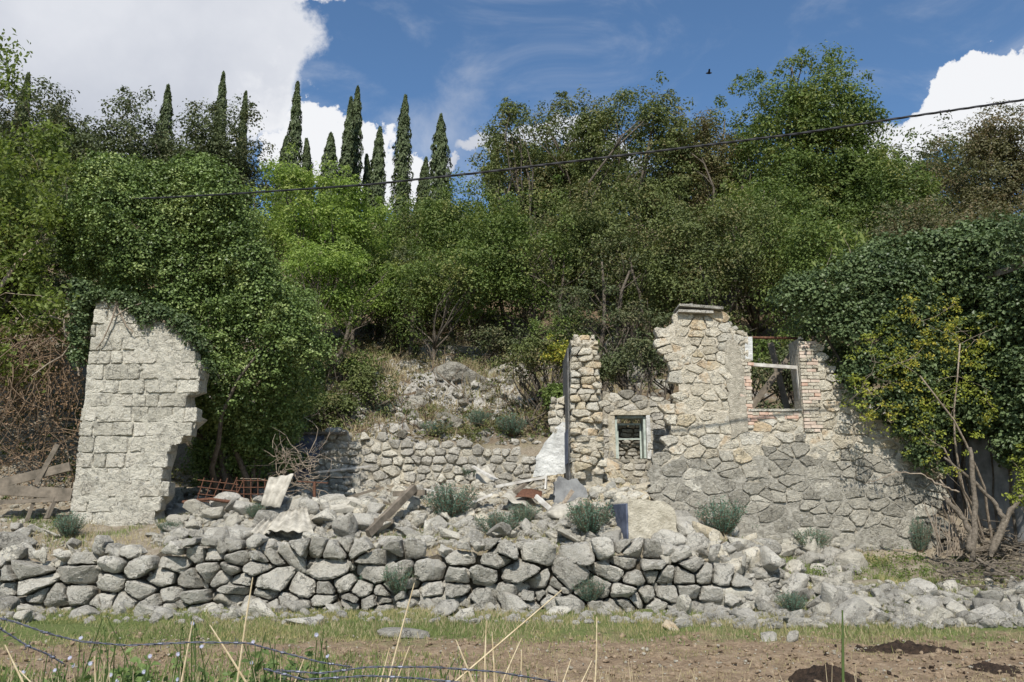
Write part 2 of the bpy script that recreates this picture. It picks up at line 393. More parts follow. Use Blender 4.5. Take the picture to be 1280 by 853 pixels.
near = t.sstep(gy, 8.7, 7.0)
gfac = t.math('MAXIMUM', gfac, t.math('MULTIPLY', near, .3))
c = t.mix(gfac, soil, turf)
c = t.mix(t.sstep(gy, 14.0, 14.5), c, dirt)
hl = t.mix(t.sstep(n1, .42, .6), litter, hillgrass)
c = t.mix(t.sstep(yy, 21.5, 23), c, hl)
c = t.mix(t.sstep(yy, 30, 36), c, litter)
nz = t.node('ShaderNodeSeparateXYZ'); t.l.new(t.node('ShaderNodeNewGeometry').outputs['Normal'], nz.inputs[0])
rockm = t.math('MULTIPLY', t.sstep(t.math('ADD', nz.outputs[2], t.math('MULTIPLY', t.math('SUBTRACT', n2, .5), .35)), .84, .70), t.sstep(gy, 22, 23))
rockc = t.ramp(t.math('ADD', t.math('MULTIPLY', n2, .6), t.math('MULTIPLY', n3_, .4)), [(.36, (.12, .11, .09)), (.5, (.36, .34, .30)), (.66, (.56, .54, .49))])
c = t.mix(rockm, c, rockc)
t.l.new(c, b.inputs['Base Color'])
bump(t, b, t.math('ADD', n2, t.math('MULTIPLY', n3_, .7)), .9, .06)

def graded(core, far, step, g=1.18):
    a = list(np.arange(core[0], core[1] + 1e-6, step)); s = step
    while a[-1] < far[1]: s *= g; a.append(a[-1] + s)
    s = step; pre = []
    x = core[0]
    while x > far[0]: s *= g; x -= s; pre.append(x)
    return np.array(pre[::-1] + a)
gxs = graded((-13, 13), (-420, 420), .11, 1.12)
gys = np.concatenate([np.arange(-60, 0, 4.0), np.arange(0, 7.8, .3), np.arange(7.8, 14.2, .08), np.arange(14.2, 14.8, .04), np.arange(14.8, 32, .11), np.arange(32, 60, .6), np.linspace(60, 900, 40)])
X, Y_ = np.meshgrid(gxs, gys); Z = H(X, Y_)
nx, ny = len(gxs), len(gys)
idx = np.arange(nx * ny).reshape(ny, nx)
fc = np.stack([idx[:-1, :-1], idx[:-1, 1:], idx[1:, 1:], idx[1:, :-1]], -1).reshape(-1, 4)
g = link('ground', fast_mesh('ground', np.stack([X, Y_, Z], -1).reshape(-1, 3), fc, gm, True))
tag(g, kind='structure')

# ------------------------------------------------------------ rocks
def unit(v): return v / (np.linalg.norm(v, axis=1)[:, None] + 1e-9)
def ico(sub):
    bm = bmesh.new(); bmesh.ops.create_icosphere(bm, subdivisions=sub, radius=1)
    bm.verts.ensure_lookup_table()
    v = np.array([tuple(x.co) for x in bm.verts]); f = np.array([[q.index for q in p.verts] for p in bm.faces]); bm.free()
    return v, f
ICO = {k: ico(k) for k in (2, 3, 4)}
def poly_rock(normals, dists, sub=3, p=11, ext=(1, 1, 1), noise=.05, nf=3.0, seed=0):
    d, f = ICO[sub]; ext = np.array(ext); d = d * ext; d = d / np.linalg.norm(d, axis=1)[:, None]
    normals = np.asarray(normals); normals = normals / np.linalg.norm(normals, axis=1)[:, None]
    q = np.maximum(d @ normals.T, 0) / np.asarray(dists)[None, :]
    r = (q ** p).sum(1) ** (-1.0 / p)
    v = d * r[:, None]
    s = float(np.mean(ext)); off = np.array([seed * 1.7, seed * .9, seed * 2.3])
    k = 1 - noise * .9 * np.abs(n3(v / s + off, nf * 1.6, seed + 3)) + noise * n3(v / s + off, nf, seed) + noise * .5 * n3(v / s + off, nf * 2.7, seed + 1) + noise * .35 * n3(v / s + off, nf * 6.5, seed + 2)
    return v * k[:, None], f
def rock_mesh(name, mat, seed, sub=3, ext=(1, .8, .6), nplanes=9, p=60, noise=.018):
    r = np.random.default_rng(seed)
    n = unit(r.normal(size=(nplanes, 3))); n = np.vstack([n, [[0, 0, -1], [0, 0, 1], [1, 0, 0], [-1, 0, 0], [0, 1, 0], [0, -1, 0]] + r.normal(size=(6, 3)) * .25])
    dd = r.uniform(.60, 1.0, len(n))
    v, f = poly_rock(n, dd, sub, p, (1, 1, 1), noise, 2.2, seed)
    v = v * np.array(ext)
    return fast_mesh(name, v, f, mat, True)
class RockKit:
    def __init__(s, mat, n, sub=3, seed=0):
        r = np.random.default_rng(seed + 99)
        s.m = [rock_mesh('rock', mat, seed + i, sub, (1, r.uniform(.6, .95), r.uniform(.45, .85))) for i in range(n)]
    def pick(s): return random.choice(s.m)
KIT = {'grey': RockKit(M['lime'], 24, 4, 10), 'pale': RockKit(M['lime_pale'], 16, 4, 40), 'cream': RockKit(M['cream'], 12, 4, 70), 'ochre': RockKit(M['cream_ochre'], 10, 4, 90)}
def put_rock(name, kit, p, s, label, group=None, sink=.3, mesh=None, rot=None, cat='stone', scale=None):
    o = link(name, mesh or KIT[kit].pick())
    sc_ = scale or (s, s * random.uniform(.75, 1.1), s * random.uniform(.7, 1.1)); o.scale = sc_
    o.rotation_euler = rot or (random.uniform(-.6, .6), random.uniform(-.6, .6), random.uniform(0, 6.28))
    o.location = (p[0], p[1], p[2] + s * (.55 - sink)); tag(o, label, cat, group)
    return o

# Voronoi cells for masonry ---------------------------------------------------
def clip(poly, n, d):
    """keep the side n.p <= d"""
    out = []
    for i in range(len(poly)):
        a = poly[i]; b_ = poly[(i + 1) % len(poly)]
        da = n[0] * a[0] + n[1] * a[1] - d; db = n[0] * b_[0] + n[1] * b_[1] - d
        if da <= 0: out.append(a)
        if (da < 0 < db) or (db < 0 < da):
            k = da / (da - db); out.append((a[0] + (b_[0] - a[0]) * k, a[1] + (b_[1] - a[1]) * k))
    return out
def inside(p, poly):
    x, y = p; c_ = False; n = len(poly); j = n - 1
    for i in range(n):
        xi, yi = poly[i]; xj, yj = poly[j]
        if (yi > y) != (yj > y) and x < (xj - xi) * (y - yi) / (yj - yi) + xi: c_ = not c_
        j = i
    return c_
def area_c(poly):
    A = cx = cy = 0
    for i in range(len(poly)):
        x0, y0 = poly[i]; x1, y1 = poly[(i + 1) % len(poly)]; k = x0 * y1 - x1 * y0
        A += k; cx += (x0 + x1) * k; cy += (y0 + y1) * k
    if abs(A) < 1e-9: return 0, poly[0]
    return abs(A) / 2, (cx / (3 * A), cy / (3 * A))
def cells(u0, u1, v0, v1, su, sv, jit=.42, r=None, drop=.12, hv=(.65, 1.35), grow=None, bk=1.1):
    """irregular stones in rough courses over a rectangle"""
    r = r or random.Random(1); pts = []; row = 0; v = v0
    while v < v1 + sv:
        h = sv * r.uniform(*hv) * (grow(v) if grow else 1); u = u0 - su * r.random()
        while u < u1 + su:
            wd = su * r.choice([.42, .6, .8, 1, 1, 1.3, 1.8]) * (grow(v) if grow else 1)
            if r.random() > drop: pts.append((u + wd / 2 + r.uniform(-jit, jit) * su * .3, v + h / 2 + r.uniform(-jit, jit) * h * .62))
            u += wd
        v += h; row += 1
    P = np.array(pts); out = []
    asp = su / sv
    for i, p in enumerate(pts):
        dd = ((P[:, 0] - p[0]) / asp) ** 2 + (P[:, 1] - p[1]) ** 2
        nb = np.argsort(dd)[1:16]
        poly = [(p[0] - bk * su, p[1] - bk * sv), (p[0] + bk * su, p[1] - bk * sv), (p[0] + bk * su, p[1] + bk * sv), (p[0] - bk * su, p[1] + bk * sv)]
        for j in nb:
            q = P[j]; n = ((q[0] - p[0]) / asp ** 2, q[1] - p[1])
            m_ = ((p[0] + q[0]) / 2, (p[1] + q[1]) / 2)
            poly = clip(poly, n, n[0] * m_[0] + n[1] * m_[1])
            if len(poly) < 3: break
        if len(poly) >= 3: out.append(poly)
    return out
def ccw(poly):
    s = sum(poly[i][0] * poly[(i + 1) % len(poly)][1] - poly[(i + 1) % len(poly)][0] * poly[i][1] for i in range(len(poly)))
    return poly if s > 0 else poly[::-1]
def cell_stone(poly, gap, front, back, p=12, noise=.03, sub=3, seed=0, tilt=.12, cham=.25):
    """stone that fills a cell of the wall face: local x along wall, y depth (negative = out), z up.
    Split faces: a flat front broken by a few chipped planes, with a ragged outline."""
    poly = ccw(poly); A, c_ = area_c(poly); r = np.random.default_rng(seed)
    q = np.array(poly) - np.array(c_); size = math.sqrt(A)
    n = 18 if size < .2 else (26 if size < .35 else 34)
    per = np.linalg.norm(np.roll(q, -1, 0) - q, axis=1); tot = per.sum(); cum = np.concatenate([[0], np.cumsum(per)])
    t_ = (np.arange(n) + r.uniform(-.3, .3, n)) / n * tot % tot; t_.sort()
    ring = []
    for t in t_:
        k = min(len(per) - 1, int(np.searchsorted(cum, t, 'right') - 1)); f = (t - cum[k]) / max(per[k], 1e-6)
        ring.append(q[k] + (q[(k + 1) % len(q)] - q[k]) * f)
    ring = np.array(ring); L_ = np.linalg.norm(ring, axis=1); dirs = ring / L_[:, None]
    cut = np.zeros(n)          # ragged outline, corners knocked off
    far = np.maximum(0, L_ / L_.mean() - 1.12) * size * (.25 + .35 * cham)
    wob = (n3(np.stack([ring[:, 0] * 1.0, ring[:, 1] * 1.0, np.full(n, seed * .37)], 1), 9.0, seed) * .5 + r.normal(size=n) * .5) * (.006 + size * .022)
    Rr = np.maximum(L_ * .35, L_ - gap - far - np.abs(wob))
    tl = r.uniform(-tilt, tilt, 2); nch = 3 if cham > .1 else (1 if cham > 0 else 0)
    ch = []
    for i in range(nch + int(r.integers(0, 2))):
        a = r.uniform(0, 6.283); ch.append((math.cos(a), math.sin(a), size * r.uniform(.02, .36), r.uniform(.25, 1.1) * (.3 + 2.2 * cham)))
    def Yf(P):
        y = -front + P[:, 0] * tl[0] + P[:, 1] * tl[1]
        for cx, cz, d, sl in ch: y = y + np.maximum(0, P[:, 0] * cx + P[:, 1] * cz - d) * sl
        P3 = np.stack([P[:, 0], P[:, 1], np.full(len(P), seed * .61)], 1)
        y = y + (noise * .16 * (n3(P3, 11, seed) * .6 + np.abs(n3(P3, 25, seed + 1)) * .5 + n3(P3, 55, seed + 2) * .25)) * (1 + 2 * size)
        return np.minimum(y, back * .5)
    bev = (.010 + size * (.02 + .16 * cham)) * r.uniform(.4, 1.6, n)
    V = []; O = dirs * Rr[:, None]
    yo = Yf(O) + bev * 1.1
    V.append(np.stack([O[:, 0] * .92, np.full(n, back), O[:, 1] * .92], 1)); V.append(np.stack([O[:, 0], yo, O[:, 1]], 1))
    ks = [None, .78, .56, .34, .14] if size > .15 else [None, .68, .34]
    for k in ks:
        P = dirs * (np.maximum(Rr * .5, Rr - bev)[:, None] if k is None else (Rr * k)[:, None])
        if k is not None: P = P + r.normal(size=P.shape) * size * .015
        V.append(np.stack([P[:, 0], Yf(P), P[:, 1]], 1))
    C0 = np.zeros((1, 2)); V.append(np.array([[0, Yf(C0)[0], 0]])); m = len(V) - 1; F = []
    for a in range(m - 1):
        for i in range(n):
            i2 = (i + 1) % n; F.append((a * n + i, (a + 1) * n + i, (a + 1) * n + i2)); F.append((a * n + i, (a + 1) * n + i2, a * n + i2))
    for i in range(n): F.append(((m - 1) * n + i, m * n, (m - 1) * n + (i + 1) % n))
    return np.concatenate(V), np.array(F), c_

def masonry(parent, outline, Y, thick, su, sv, gap, front, mats, name='stone', r=None, notches=(), p=12, noise=.03, sub=3, core=None,
            corein=.06, cellsf=None, protr=.03, maxn=290, cham=.25, tilt=.12, matf=None, back=None, maskf=None, coreoff=.02, rowclip=False, grow=.05, skin=None, smooth=False):
    """rubble masonry filling a world-space outline [(x,z)...] whose face stands at depth Y"""
    r = r or random.Random(3); base = parent.location
    xs = [q[0] for q in outline]; zs = [q[1] for q in outline]
    cs = cellsf(min(xs), max(xs), min(zs), max(zs), r) if cellsf else cells(min(xs), max(xs), min(zs), max(zs), su, sv, r=r)
    k = 0; allst = []
    for ci, poly in enumerate(cs):
        A, c_ = area_c(poly)
        if rowclip:
            xsr = []
            for i in range(len(outline)):
                (xa, za), (xb, zb) = outline[i], outline[(i + 1) % len(outline)]
                if (za > c_[1]) != (zb > c_[1]): xsr.append(xa + (c_[1] - za) / (zb - za) * (xb - xa))
            if len(xsr) < 2: continue
            poly = clip(poly, (1, 0), max(xsr) + r.uniform(-.05, .05)); poly = clip(poly, (-1, 0), -(min(xsr) + r.uniform(-.01, .01)))
            if len(poly) < 3: continue
            A, c_ = area_c(poly)
            if A < su * sv * .12: continue
        elif A < su * sv * .08 or not any(inside((c_[0] + ox, c_[1] + oz), outline) for ox, oz in ((0, 0), (grow, 0), (-grow, 0), (0, grow), (0, -grow))): continue
        if maskf and not maskf(c_): continue
        bad = False
        for (a0, b0, a1, b1) in notches:
            if a0 < c_[0] < a1 and b0 < c_[1] < b1: bad = True; break
            if max(q[0] for q in poly) > a0 and min(q[0] for q in poly) < a1 and max(q[1] for q in poly) > b0 and min(q[1] for q in poly) < b1:
                ds = [(a0 - c_[0], (1, 0), a0), (c_[0] - a1, (-1, 0), -a1), (b0 - c_[1], (0, 1), b0), (c_[1] - b1, (0, -1), -b1)]
                d_, n_, v_ = max(ds, key=lambda q: q[0]); poly = clip(poly, n_, v_)
        if bad or len(poly) < 3: continue
        A, c_ = area_c(poly)
        if A < su * sv * .05: continue
        v, f, c_ = cell_stone(poly, gap * r.uniform(.6, 1.4), front * r.uniform(.6, 1.4) + protr * r.random(), back or min(.22, thick * .45), p, noise, sub, ci + 17, tilt, cham)
        allst.append((area_c(poly)[0], v, f, c_, matf(c_, r) if matf else r.choice(mats)))
    allst.sort(key=lambda q: -q[0]); k = len(allst)
    for A, v, f, c_, m in allst[:maxn]: link('stone', fast_mesh('stone', v, f, m, smooth), parent, (c_[0] - base.x, Y - base.y, c_[1] - base.z))
    for m in set(q[4] for q in allst[maxn:]):
        g_ = [q for q in allst[maxn:] if q[4] == m]; V_ = []; F_ = []; n_ = 0
        for A, v, f, c_, _ in g_: V_.append(v + np.array([c_[0] - base.x, Y - base.y, c_[1] - base.z])); F_.append(f + n_); n_ += len(v)
        tag(link('small_stones', fast_mesh('small_stones', np.concatenate(V_), np.concatenate(F_), m, smooth), parent), kind='stuff')
    if skin:
        mat_, off_, amp_, stp = skin; nx_ = int((max(xs) - min(xs)) / stp) + 1; nz_ = int((max(zs) - min(zs)) / stp) + 1
        gx_, gz_ = np.meshgrid(min(xs) + np.arange(nx_) * stp, min(zs) + np.arange(nz_) * stp)
        yn = Y - off_ - amp_ * (fbm(gx_ * 3.1, gz_ * 3.4, 5, 7, .62) * 2.2) + .07 * sm(fbm(gx_ * 1.6, gz_ * 1.9, 4, 77, .6), .03, .10)
        V_ = np.stack([gx_ - base.x + (rng.random(gx_.shape) - .5) * stp * .4, yn - base.y, gz_ - base.z + (rng.random(gx_.shape) - .5) * stp * .4], -1).reshape(-1, 3); ff_ = []
        for j in range(nz_ - 1):
            for i in range(nx_ - 1):
                cx_, cz_ = gx_[j, i] + stp / 2, gz_[j, i] + stp / 2
                if not (inside((cx_ + .04, cz_ + .03), outline) and inside((cx_ - .04, cz_ + .03), outline)): continue
                if any(a0 < cx_ + stp * .5 and cx_ - stp * .5 < a1 and b0 < cz_ + stp * .5 and cz_ - stp * .5 < b1 for a0, b0, a1, b1 in notches): continue
                q_ = j * nx_ + i; ff_.append((q_, q_ + 1, q_ + nx_ + 1, q_ + nx_))
        ff_ = np.array(ff_)
        if isinstance(mat_, tuple):   # weathered foot, paler upper wall
            zc = V_[ff_].mean(1)[:, 2] + base.z; xc = V_[ff_].mean(1)[:, 0]; lowm = zc + fbm(xc * 2, zc * 2, 3, 5) * .9 < mat_[2]
            link('mortar', fast_mesh('mortar', V_, ff_[~lowm], mat_[0], True), parent); link('mortar', fast_mesh('mortar', V_, ff_[lowm], mat_[1], True), parent)
        else: link('mortar', fast_mesh('mortar', V_, ff_, mat_, True), parent)
    if core:
        # mortar / earth core, a slightly smaller prism of the same outline cut by the notches
        c0 = (sum(xs) / len(xs), sum(zs) / len(zs))
        ol = resample(ccw(outline), .16)
        npt = len(ol); ins = []
        for i in range(npt):
            a = ol[i - 1]; b_ = ol[(i + 1) % npt]; ex, ey = b_[0] - a[0], b_[1] - a[1]; l = math.hypot(ex, ey) or 1
            kk = corein * r.uniform(.6, 1.5)
            ins.append((ol[i][0] - ey / l * kk, ol[i][1] + ex / l * kk))
        bm = bmesh.new()
        fr = [bm.verts.new((q[0] - base.x, Y + coreoff - base.y, q[1] - base.z)) for q in ins]
        bk = [bm.verts.new((q[0] - base.x + r.uniform(-.02, .02), Y + thick - base.y, q[1] - base.z + r.uniform(-.04, .02))) for q in ins]
        ff = bm.faces.new(fr); bm.faces.new(bk[::-1])
        for i in range(npt): bm.faces.new((fr[i], bk[i], bk[(i + 1) % npt], fr[(i + 1) % npt]))
        bm.normal_update(); bmesh.ops.triangulate(bm, faces=bm.faces[:])
        me = bpy.data.meshes.new('wall_core'); bm.to_mesh(me); bm.free(); me.materials.append(core)
        link('wall_core', me, parent)
    return k
def resample(poly, step):
    out = []
    for i in range(len(poly)):
        a = poly[i]; b_ = poly[(i + 1) % len(poly)]; l = math.hypot(b_[0] - a[0], b_[1] - a[1]); n = max(1, int(l / step))
        for j in range(n): out.append((a[0] + (b_[0] - a[0]) * j / n, a[1] + (b_[1] - a[1]) * j / n))
    return out
def pxo(pts, Y): return [(U(a, b_, Y).x, U(a, b_, Y).z) for a, b_ in pts]

# ---- left ruin: coursed ashlar -------------------------------------------------
YL = 16.6
ol = pxo([(119, 374), (150, 374), (166, 388), (186, 392), (204, 400), (224, 409), (240, 424), (242, 446), (254, 451), (251, 490), (234, 494), (236, 512), (249, 518), (245, 533),
          (233, 540), (229, 552), (212, 557), (212, 567), (204, 585), (204, 602), (211, 613), (197, 636), (196, 662), (178, 690), (82, 690), (91, 610), (99, 540), (108, 465)], YL)
def ashlar(u0, u1, v0, v1, r):
    out = []; v = v0 - .05; hs = []
    while v < v1 + .1:
        h = r.choice([.24, .28, .30, .27, .32]); u = u0 - r.random() * .5
        j0 = r.uniform(-.015, .015)
        while u < u1 + .3:
            wd = r.choice([r.uniform(.22, .45), r.uniform(.4, .8)])
            out.append([(u + r.uniform(-.02, .02), v + r.uniform(-.015, .015)), (u + wd, v + r.uniform(-.015, .015)), (u + wd + r.uniform(-.02, .02), v + h + r.uniform(-.012, .012)), (u, v + h + r.uniform(-.012, .012))])
            u += wd
        v += h
    return out
t_ = thing('ruined_wall', 'tall pale ashlar wall remnant with ragged right edge, standing alone at left beside the ivy', 'ruin', (U(145, 668, YL).x, YL, 1.1))
masonry(t_, ol, YL, .55, .5, .28, .003, .020, [M['ashlar'], M['ashlar'], M['ashlar'], M['lime_pale']], cellsf=ashlar, r=random.Random(5), p=60, noise=.05, protr=.012, core=M['ashlar'],
        corein=.07, cham=0, tilt=.025, sub=4, coreoff=.02, rowclip=True, skin=(M['ashlar'], .018, .022, .024), back=.3)
m_ = MB()
m_.tube([U(166, 415, YL - .12), U(158, 408, YL - .1), U(147, 385, YL - .1), U(143, 372, YL - .05)], .014, 5)
m_.tube([U(148, 372, YL - .10), U(140, 400, YL - .12), U(129, 425, YL - .10), U(120, 437, YL - .08)], [.02, .018, .014, .01], 5)
m_.tube([U(180, 378, YL - .1), U(160, 385, YL - .14), U(142, 397, YL - .12)], .012, 5)
tag(m_.build('climbing_vine', M['bark_pale']), 'bare pale climbing vine creeping over the top of the left wall remnant', 'vine')

# ---- right ruin: big rubble wall ------------------------------------------------
YR = 17.0
ol = pxo([(845, 389), (898, 390), (906, 402), (924, 414), (997, 418), (1019, 428), (1035, 452), (1056, 482), (1100, 520), (1148, 556), (1168, 572), (1174, 640), (1178, 712),
          (960, 716), (850, 700), (836, 672), (824, 636), (812, 610), (806, 590), (818, 572), (838, 545), (834, 520), (838, 500), (846, 488), (846, 462), (834, 444), (829, 424), (829, 408), (840, 402)], YR)
win = (U(938, 480, YR).x, U(970, 514, YR).z, U(1000, 470, YR).x, U(970, 380, YR).z)
jl = (U(922, 480, YR).x, U(0, 536, YR).z, win[0], U(0, 450, YR).z); jr = (win[2], U(0, 540, YR).z, U(1022, 480, YR).x, U(0, 425, YR).z)
t_ = thing('ruined_wall', 'large broken rubble stone house wall at right with a tall frameless window gap', 'ruin', (U(1000, 700, YR).x, YR, .6))
zg = U(0, 575, YR).z
def rmat(c_, r):
    z = c_[1]; edge = zg + .12 + .22 * math.sin(c_[0] * 1.3) + r.uniform(-.3, .3)
    if z < edge: return M['wall_grey'] if r.random() < .85 else M['lime_pale']
    return r.choice([M['cream'], M['cream'], M['cream'], M['cream'], M['lime_pale'], M['cream_ochre'] if r.random() < .4 else M['cream']])
def rcells(u0, u1, v0, v1, r):
    return cells(u0, u1, v0, v1, .27, .165, r=r, jit=.8, drop=.15, hv=(.55, 1.6), grow=lambda v: 1.5 if v < zg - .2 else 1.0)
nR = masonry(t_, ol, YR, .6, .36, .28, .005, .024, None, r=random.Random(11), notches=(win, jl, jr), core=None, cellsf=rcells, matf=rmat, p=40, noise=.035, protr=.022, sub=3, cham=0, tilt=.09, maxn=296, skin=((M['mortar_cream'], M['mortar_grey'], zg + .1), .017, .036, .024))
# mortar core of the right wall: pieces butted round the window
def wall_piece(parent, pts, Y, thick, mat, name='wall_core', r=random.Random(4), wob=.02, step=.14):
    base = parent.location; ol_ = resample(ccw(pts), step); bm = bmesh.new()
    q = [(a + r.uniform(-wob, wob), b_ + r.uniform(-wob, wob)) for a, b_ in ol_]
    fr = [bm.verts.new((a - base.x, Y - base.y + r.uniform(-.005, .005), b_ - base.z)) for a, b_ in q]
    bk = [bm.verts.new((a - base.x + r.uniform(-.03, .03), Y + thick - base.y, b_ - base.z)) for a, b_ in q]
    bm.faces.new(fr); bm.faces.new(bk[::-1]); n = len(q)
    for i in range(n): bm.faces.new((fr[i], bk[i], bk[(i + 1) % n], fr[(i + 1) % n]))
    bm.normal_update(); bmesh.ops.triangulate(bm, faces=bm.faces[:])
    me = bpy.data.meshes.new(name); bm.to_mesh(me); bm.free(); me.materials.append(mat)
    return link(name, me, parent)
wx0, wz0, wx1 = win[0] - .0, win[1], win[2]
left = pxo([(850, 398), (892, 398), (901, 410), (920, 421)], YR) + [(wx0, U(0, 420, YR).z), (wx0, wz0)] + pxo([(936, 560), (930, 702), (858, 694), (846, 668), (836, 634), (826, 612), (820, 594), (832, 573), (849, 545), (846, 520), (849, 500), (856, 488), (855, 460), (846, 444), (839, 424), (841, 408)], YR)
right = [(wx0, wz0 - .001), (wx1, wz0 - .001), (wx1, U(0, 424, YR).z)] + pxo([(1014, 432), (1030, 456), (1050, 484), (1096, 524), (1144, 560), (1162, 576), (1168, 640), (1170, 712), (930, 706), (936, 560)], YR)
wall_piece(t_, left, YR + .015, .52, M['mortar'], wob=.0, step=.3)
wall_piece(t_, right, YR + .016, .52, M['mortar'], wob=.0, step=.3)
# brick jambs
def brick_mesh(w_, h_, d_):
    m_ = MB(); m_.box((0, 0, 0), (w_, d_, h_), wob=.004); me = m_.mesh('brick', None); return me
BM = [brick_mesh(.235, .058, .24), brick_mesh(.12, .058, .24), brick_mesh(.18, .058, .24)]
BK = []
for i, bmat in enumerate([M['brick'], M['cream'], M['mortar_cream'], M['brick_red'], M['brick']]):
    for me in BM:
        k_ = me.copy(); k_.materials.append(bmat); BK.append(k_)
def bricks(parent, rect, Y, r, red=.08):
    base = parent.location; z = rect[1] + .03; row = 0
    while z < rect[3]:
        x = rect[0] - (.12 if row % 2 else 0)
        while x < rect[2] - .02:
            wi = 0 if r.random() < .8 else 2; wd = (.235, .12, .18)[wi]
            if x < rect[0]: wi = 1; wd = .12; x = rect[0]
            if x + wd > rect[2] + .05: wi = 1; wd = .12
            mi = r.choice([0, 1, 2, 4]) if r.random() > red else 3
            o_ = link('brick', BK[mi * 3 + wi], parent, (x + wd / 2 - base.x, Y + .12 - .038 + r.uniform(-.012, .008) - base.y, z - base.z), (r.uniform(-.02, .02), r.uniform(-.015, .015), r.uniform(-.02, .02)))
            x += wd + .013
        z += .072; row += 1
rb = random.Random(8)
wall_piece(t_, pxo([(908, 425), (921, 428), (930, 470), (934, 540), (914, 548), (910, 500), (905, 460)], YR), YR - .052, .04, M['mortar'], 'plaster_patch', wob=.02, step=.08)
bricks(t_, (jl[0] + .03, jl[1], jl[2] + .0, jl[3]), YR, rb, .22)
bricks(t_, (jr[0] + .01, jr[1], jr[2], jr[3]), YR, rb, .04)
bricks(t_, (win[0] + .0, win[1] - .16, win[2] - .1, win[1] - .05), YR - .004, rb, .75)
base = t_.location
m_ = MB(); m_.box((U(968, 515, YR).x, YR + .16, win[1] + .012), (win[2] - win[0] + .06, .46, .05), wob=.006); m_.build('sill', M['lime_pale'], t_, tuple(-base))
m_ = MB(); m_.box((U(936, 436, YR).x - .0, YR + .05, U(0, 436, YR).z), (.15, .12, .50), Matrix.Rotation(.03, 3, 'Y'), wob=.006); m_.build('jamb_board', M['plaster_white'], t_, tuple(-base))
wf = thing('window_frame', 'weathered grey timber window frame with crossbar left in the gap of the large right ruin', 'window frame', (U(968, 514, YR).x, YR + .2, win[1] + .04))
bs = wf.location
for nm, a, c_, r_ in [('crossbar', (939, 456), (1000, 460), .05), ('jamb', (997, 462), (1003, 514), .045)]:
    m_ = MB(); p0 = U(*a, YR + .15); p1 = U(*c_, YR + .15); d_ = p1 - p0
    rot = d_.to_track_quat('Z', 'Y').to_matrix(); m_.box((p0 + p1) / 2, (.09, .07, d_.length), rot, wob=.004)
    m_.build(nm, M['wood_pale'], wf, tuple(-bs))
m_ = MB(); m_.tube([U(926, 422, YR + .2), U(996, 423, YR + .2)], .028, 8); tag(m_.build('lintel_pipe', M['rust'], smooth=True), 'rusty iron pipe spanning the top of the open window gap', 'pipe')
for k_, (a, c_, lb) in enumerate([((944, 503), (996, 434), 'thick dark fallen beam slanting up to the right behind the window gap'), ((966, 440), (984, 512), 'dark leaning beam dropping down to the right behind the window gap')]):
    m_ = MB(); p0 = U(*a, YR + 1.6); p1 = U(*c_, YR + 1.5); d_ = p1 - p0; m_.box((p0 + p1) / 2, (.14, .12, d_.length * 1.3), d_.to_track_quat('Z', 'Y').to_matrix(), wob=.01)
    tag(m_.build('fallen_beam', M['wood']), lb, 'beam')
m_ = MB(); m_.box(U(872, 388, YR + .15) + Vector((0, 0, 0)), (.90, .66, .05), Matrix.Rotation(.07, 3, 'Y'), wob=.01); 
tag(m_.build('cap_slab', M['lime']), 'thin grey stone slab capping the highest point of the right ruin', 'slab')
m_ = MB(); m_.box(U(866, 391.5, YR + .14) + Vector((0, 0, -.03)), (.72, .60, .045), Matrix.Rotation(.05, 3, 'Y'), wob=.01)
tag(m_.build('cap_slab', M['lime']), 'second thin slab directly under the top slab on the highest point of the right ruin', 'slab')
for px_, py_ in [(862, 382), (906, 398), (912, 404), (918, 409), (923, 414), (886, 385)]:
    p_ = U(px_, py_, YR + .2); put_rock('stone', 'grey', (p_.x, p_.y, p_.z - .05), .09, 'small loose stone lying on the broken top of the right ruin beside the cap slab', 'loose stones on the top of the right ruin', .3)

# ---- perpendicular broken wall (pillar) ------------------------------------------
YP = 17.0
ol = pxo([(714, 422), (738, 419), (746, 423), (750, 445), (753, 500), (757, 590), (712, 596), (712, 500)], YP)
t_ = thing('ruined_wall', 'narrow broken end of a cross wall rising like a jagged cream pillar left of the small window', 'ruin', (U(734, 575, YP).x, YP, 2.2))
masonry(t_, ol, YP, .5, .29, .12, .004, .05, None, r=random.Random(23), core=None, skin=(M['mortar_cream'], .05, .14, .026), cham=.12, rowclip=True, matf=lambda c_, r: r.choice([M['cream'], M['cream_ochre'], M['cream'], M['lime_pale']]), protr=.12, p=40, noise=.05, back=.32, tilt=.3, sub=4)
x0, x1 = U(712, 500, YP).x + .03, U(755, 500, YP).x - .03; z0, z1 = 1.9, U(730, 424, YP).z
wall_piece(t_, [(x0, z0), (x1, z0), (x1 - .04, z1 - .5), (x1 - .12, z1 - .04), (x0 + .2, z1 - .03), (x0 + .02, z1 - .02)], YP + .05, 2.0, M['mortar'], step=.12, wob=.03)
base = t_.location
m_ = MB(); m_.box((x0 - .030, YP + 1.18, (z0 + z1) / 2 + .1), (.04, 1.70, z1 - z0 - .45), wob=.012); m_.build('plaster_coat', M['plaster_dark'], t_, tuple(-base))  # coat on the side face, its grazing-light shade put into the colour
m_ = MB(); m_.box((x0 - .056, YP + 1.20, U(0, 556, YP).z), (.008, 1.6, .7), wob=.003); m_.build('painted_dado', M['plaster_blue'], t_, tuple(-base))

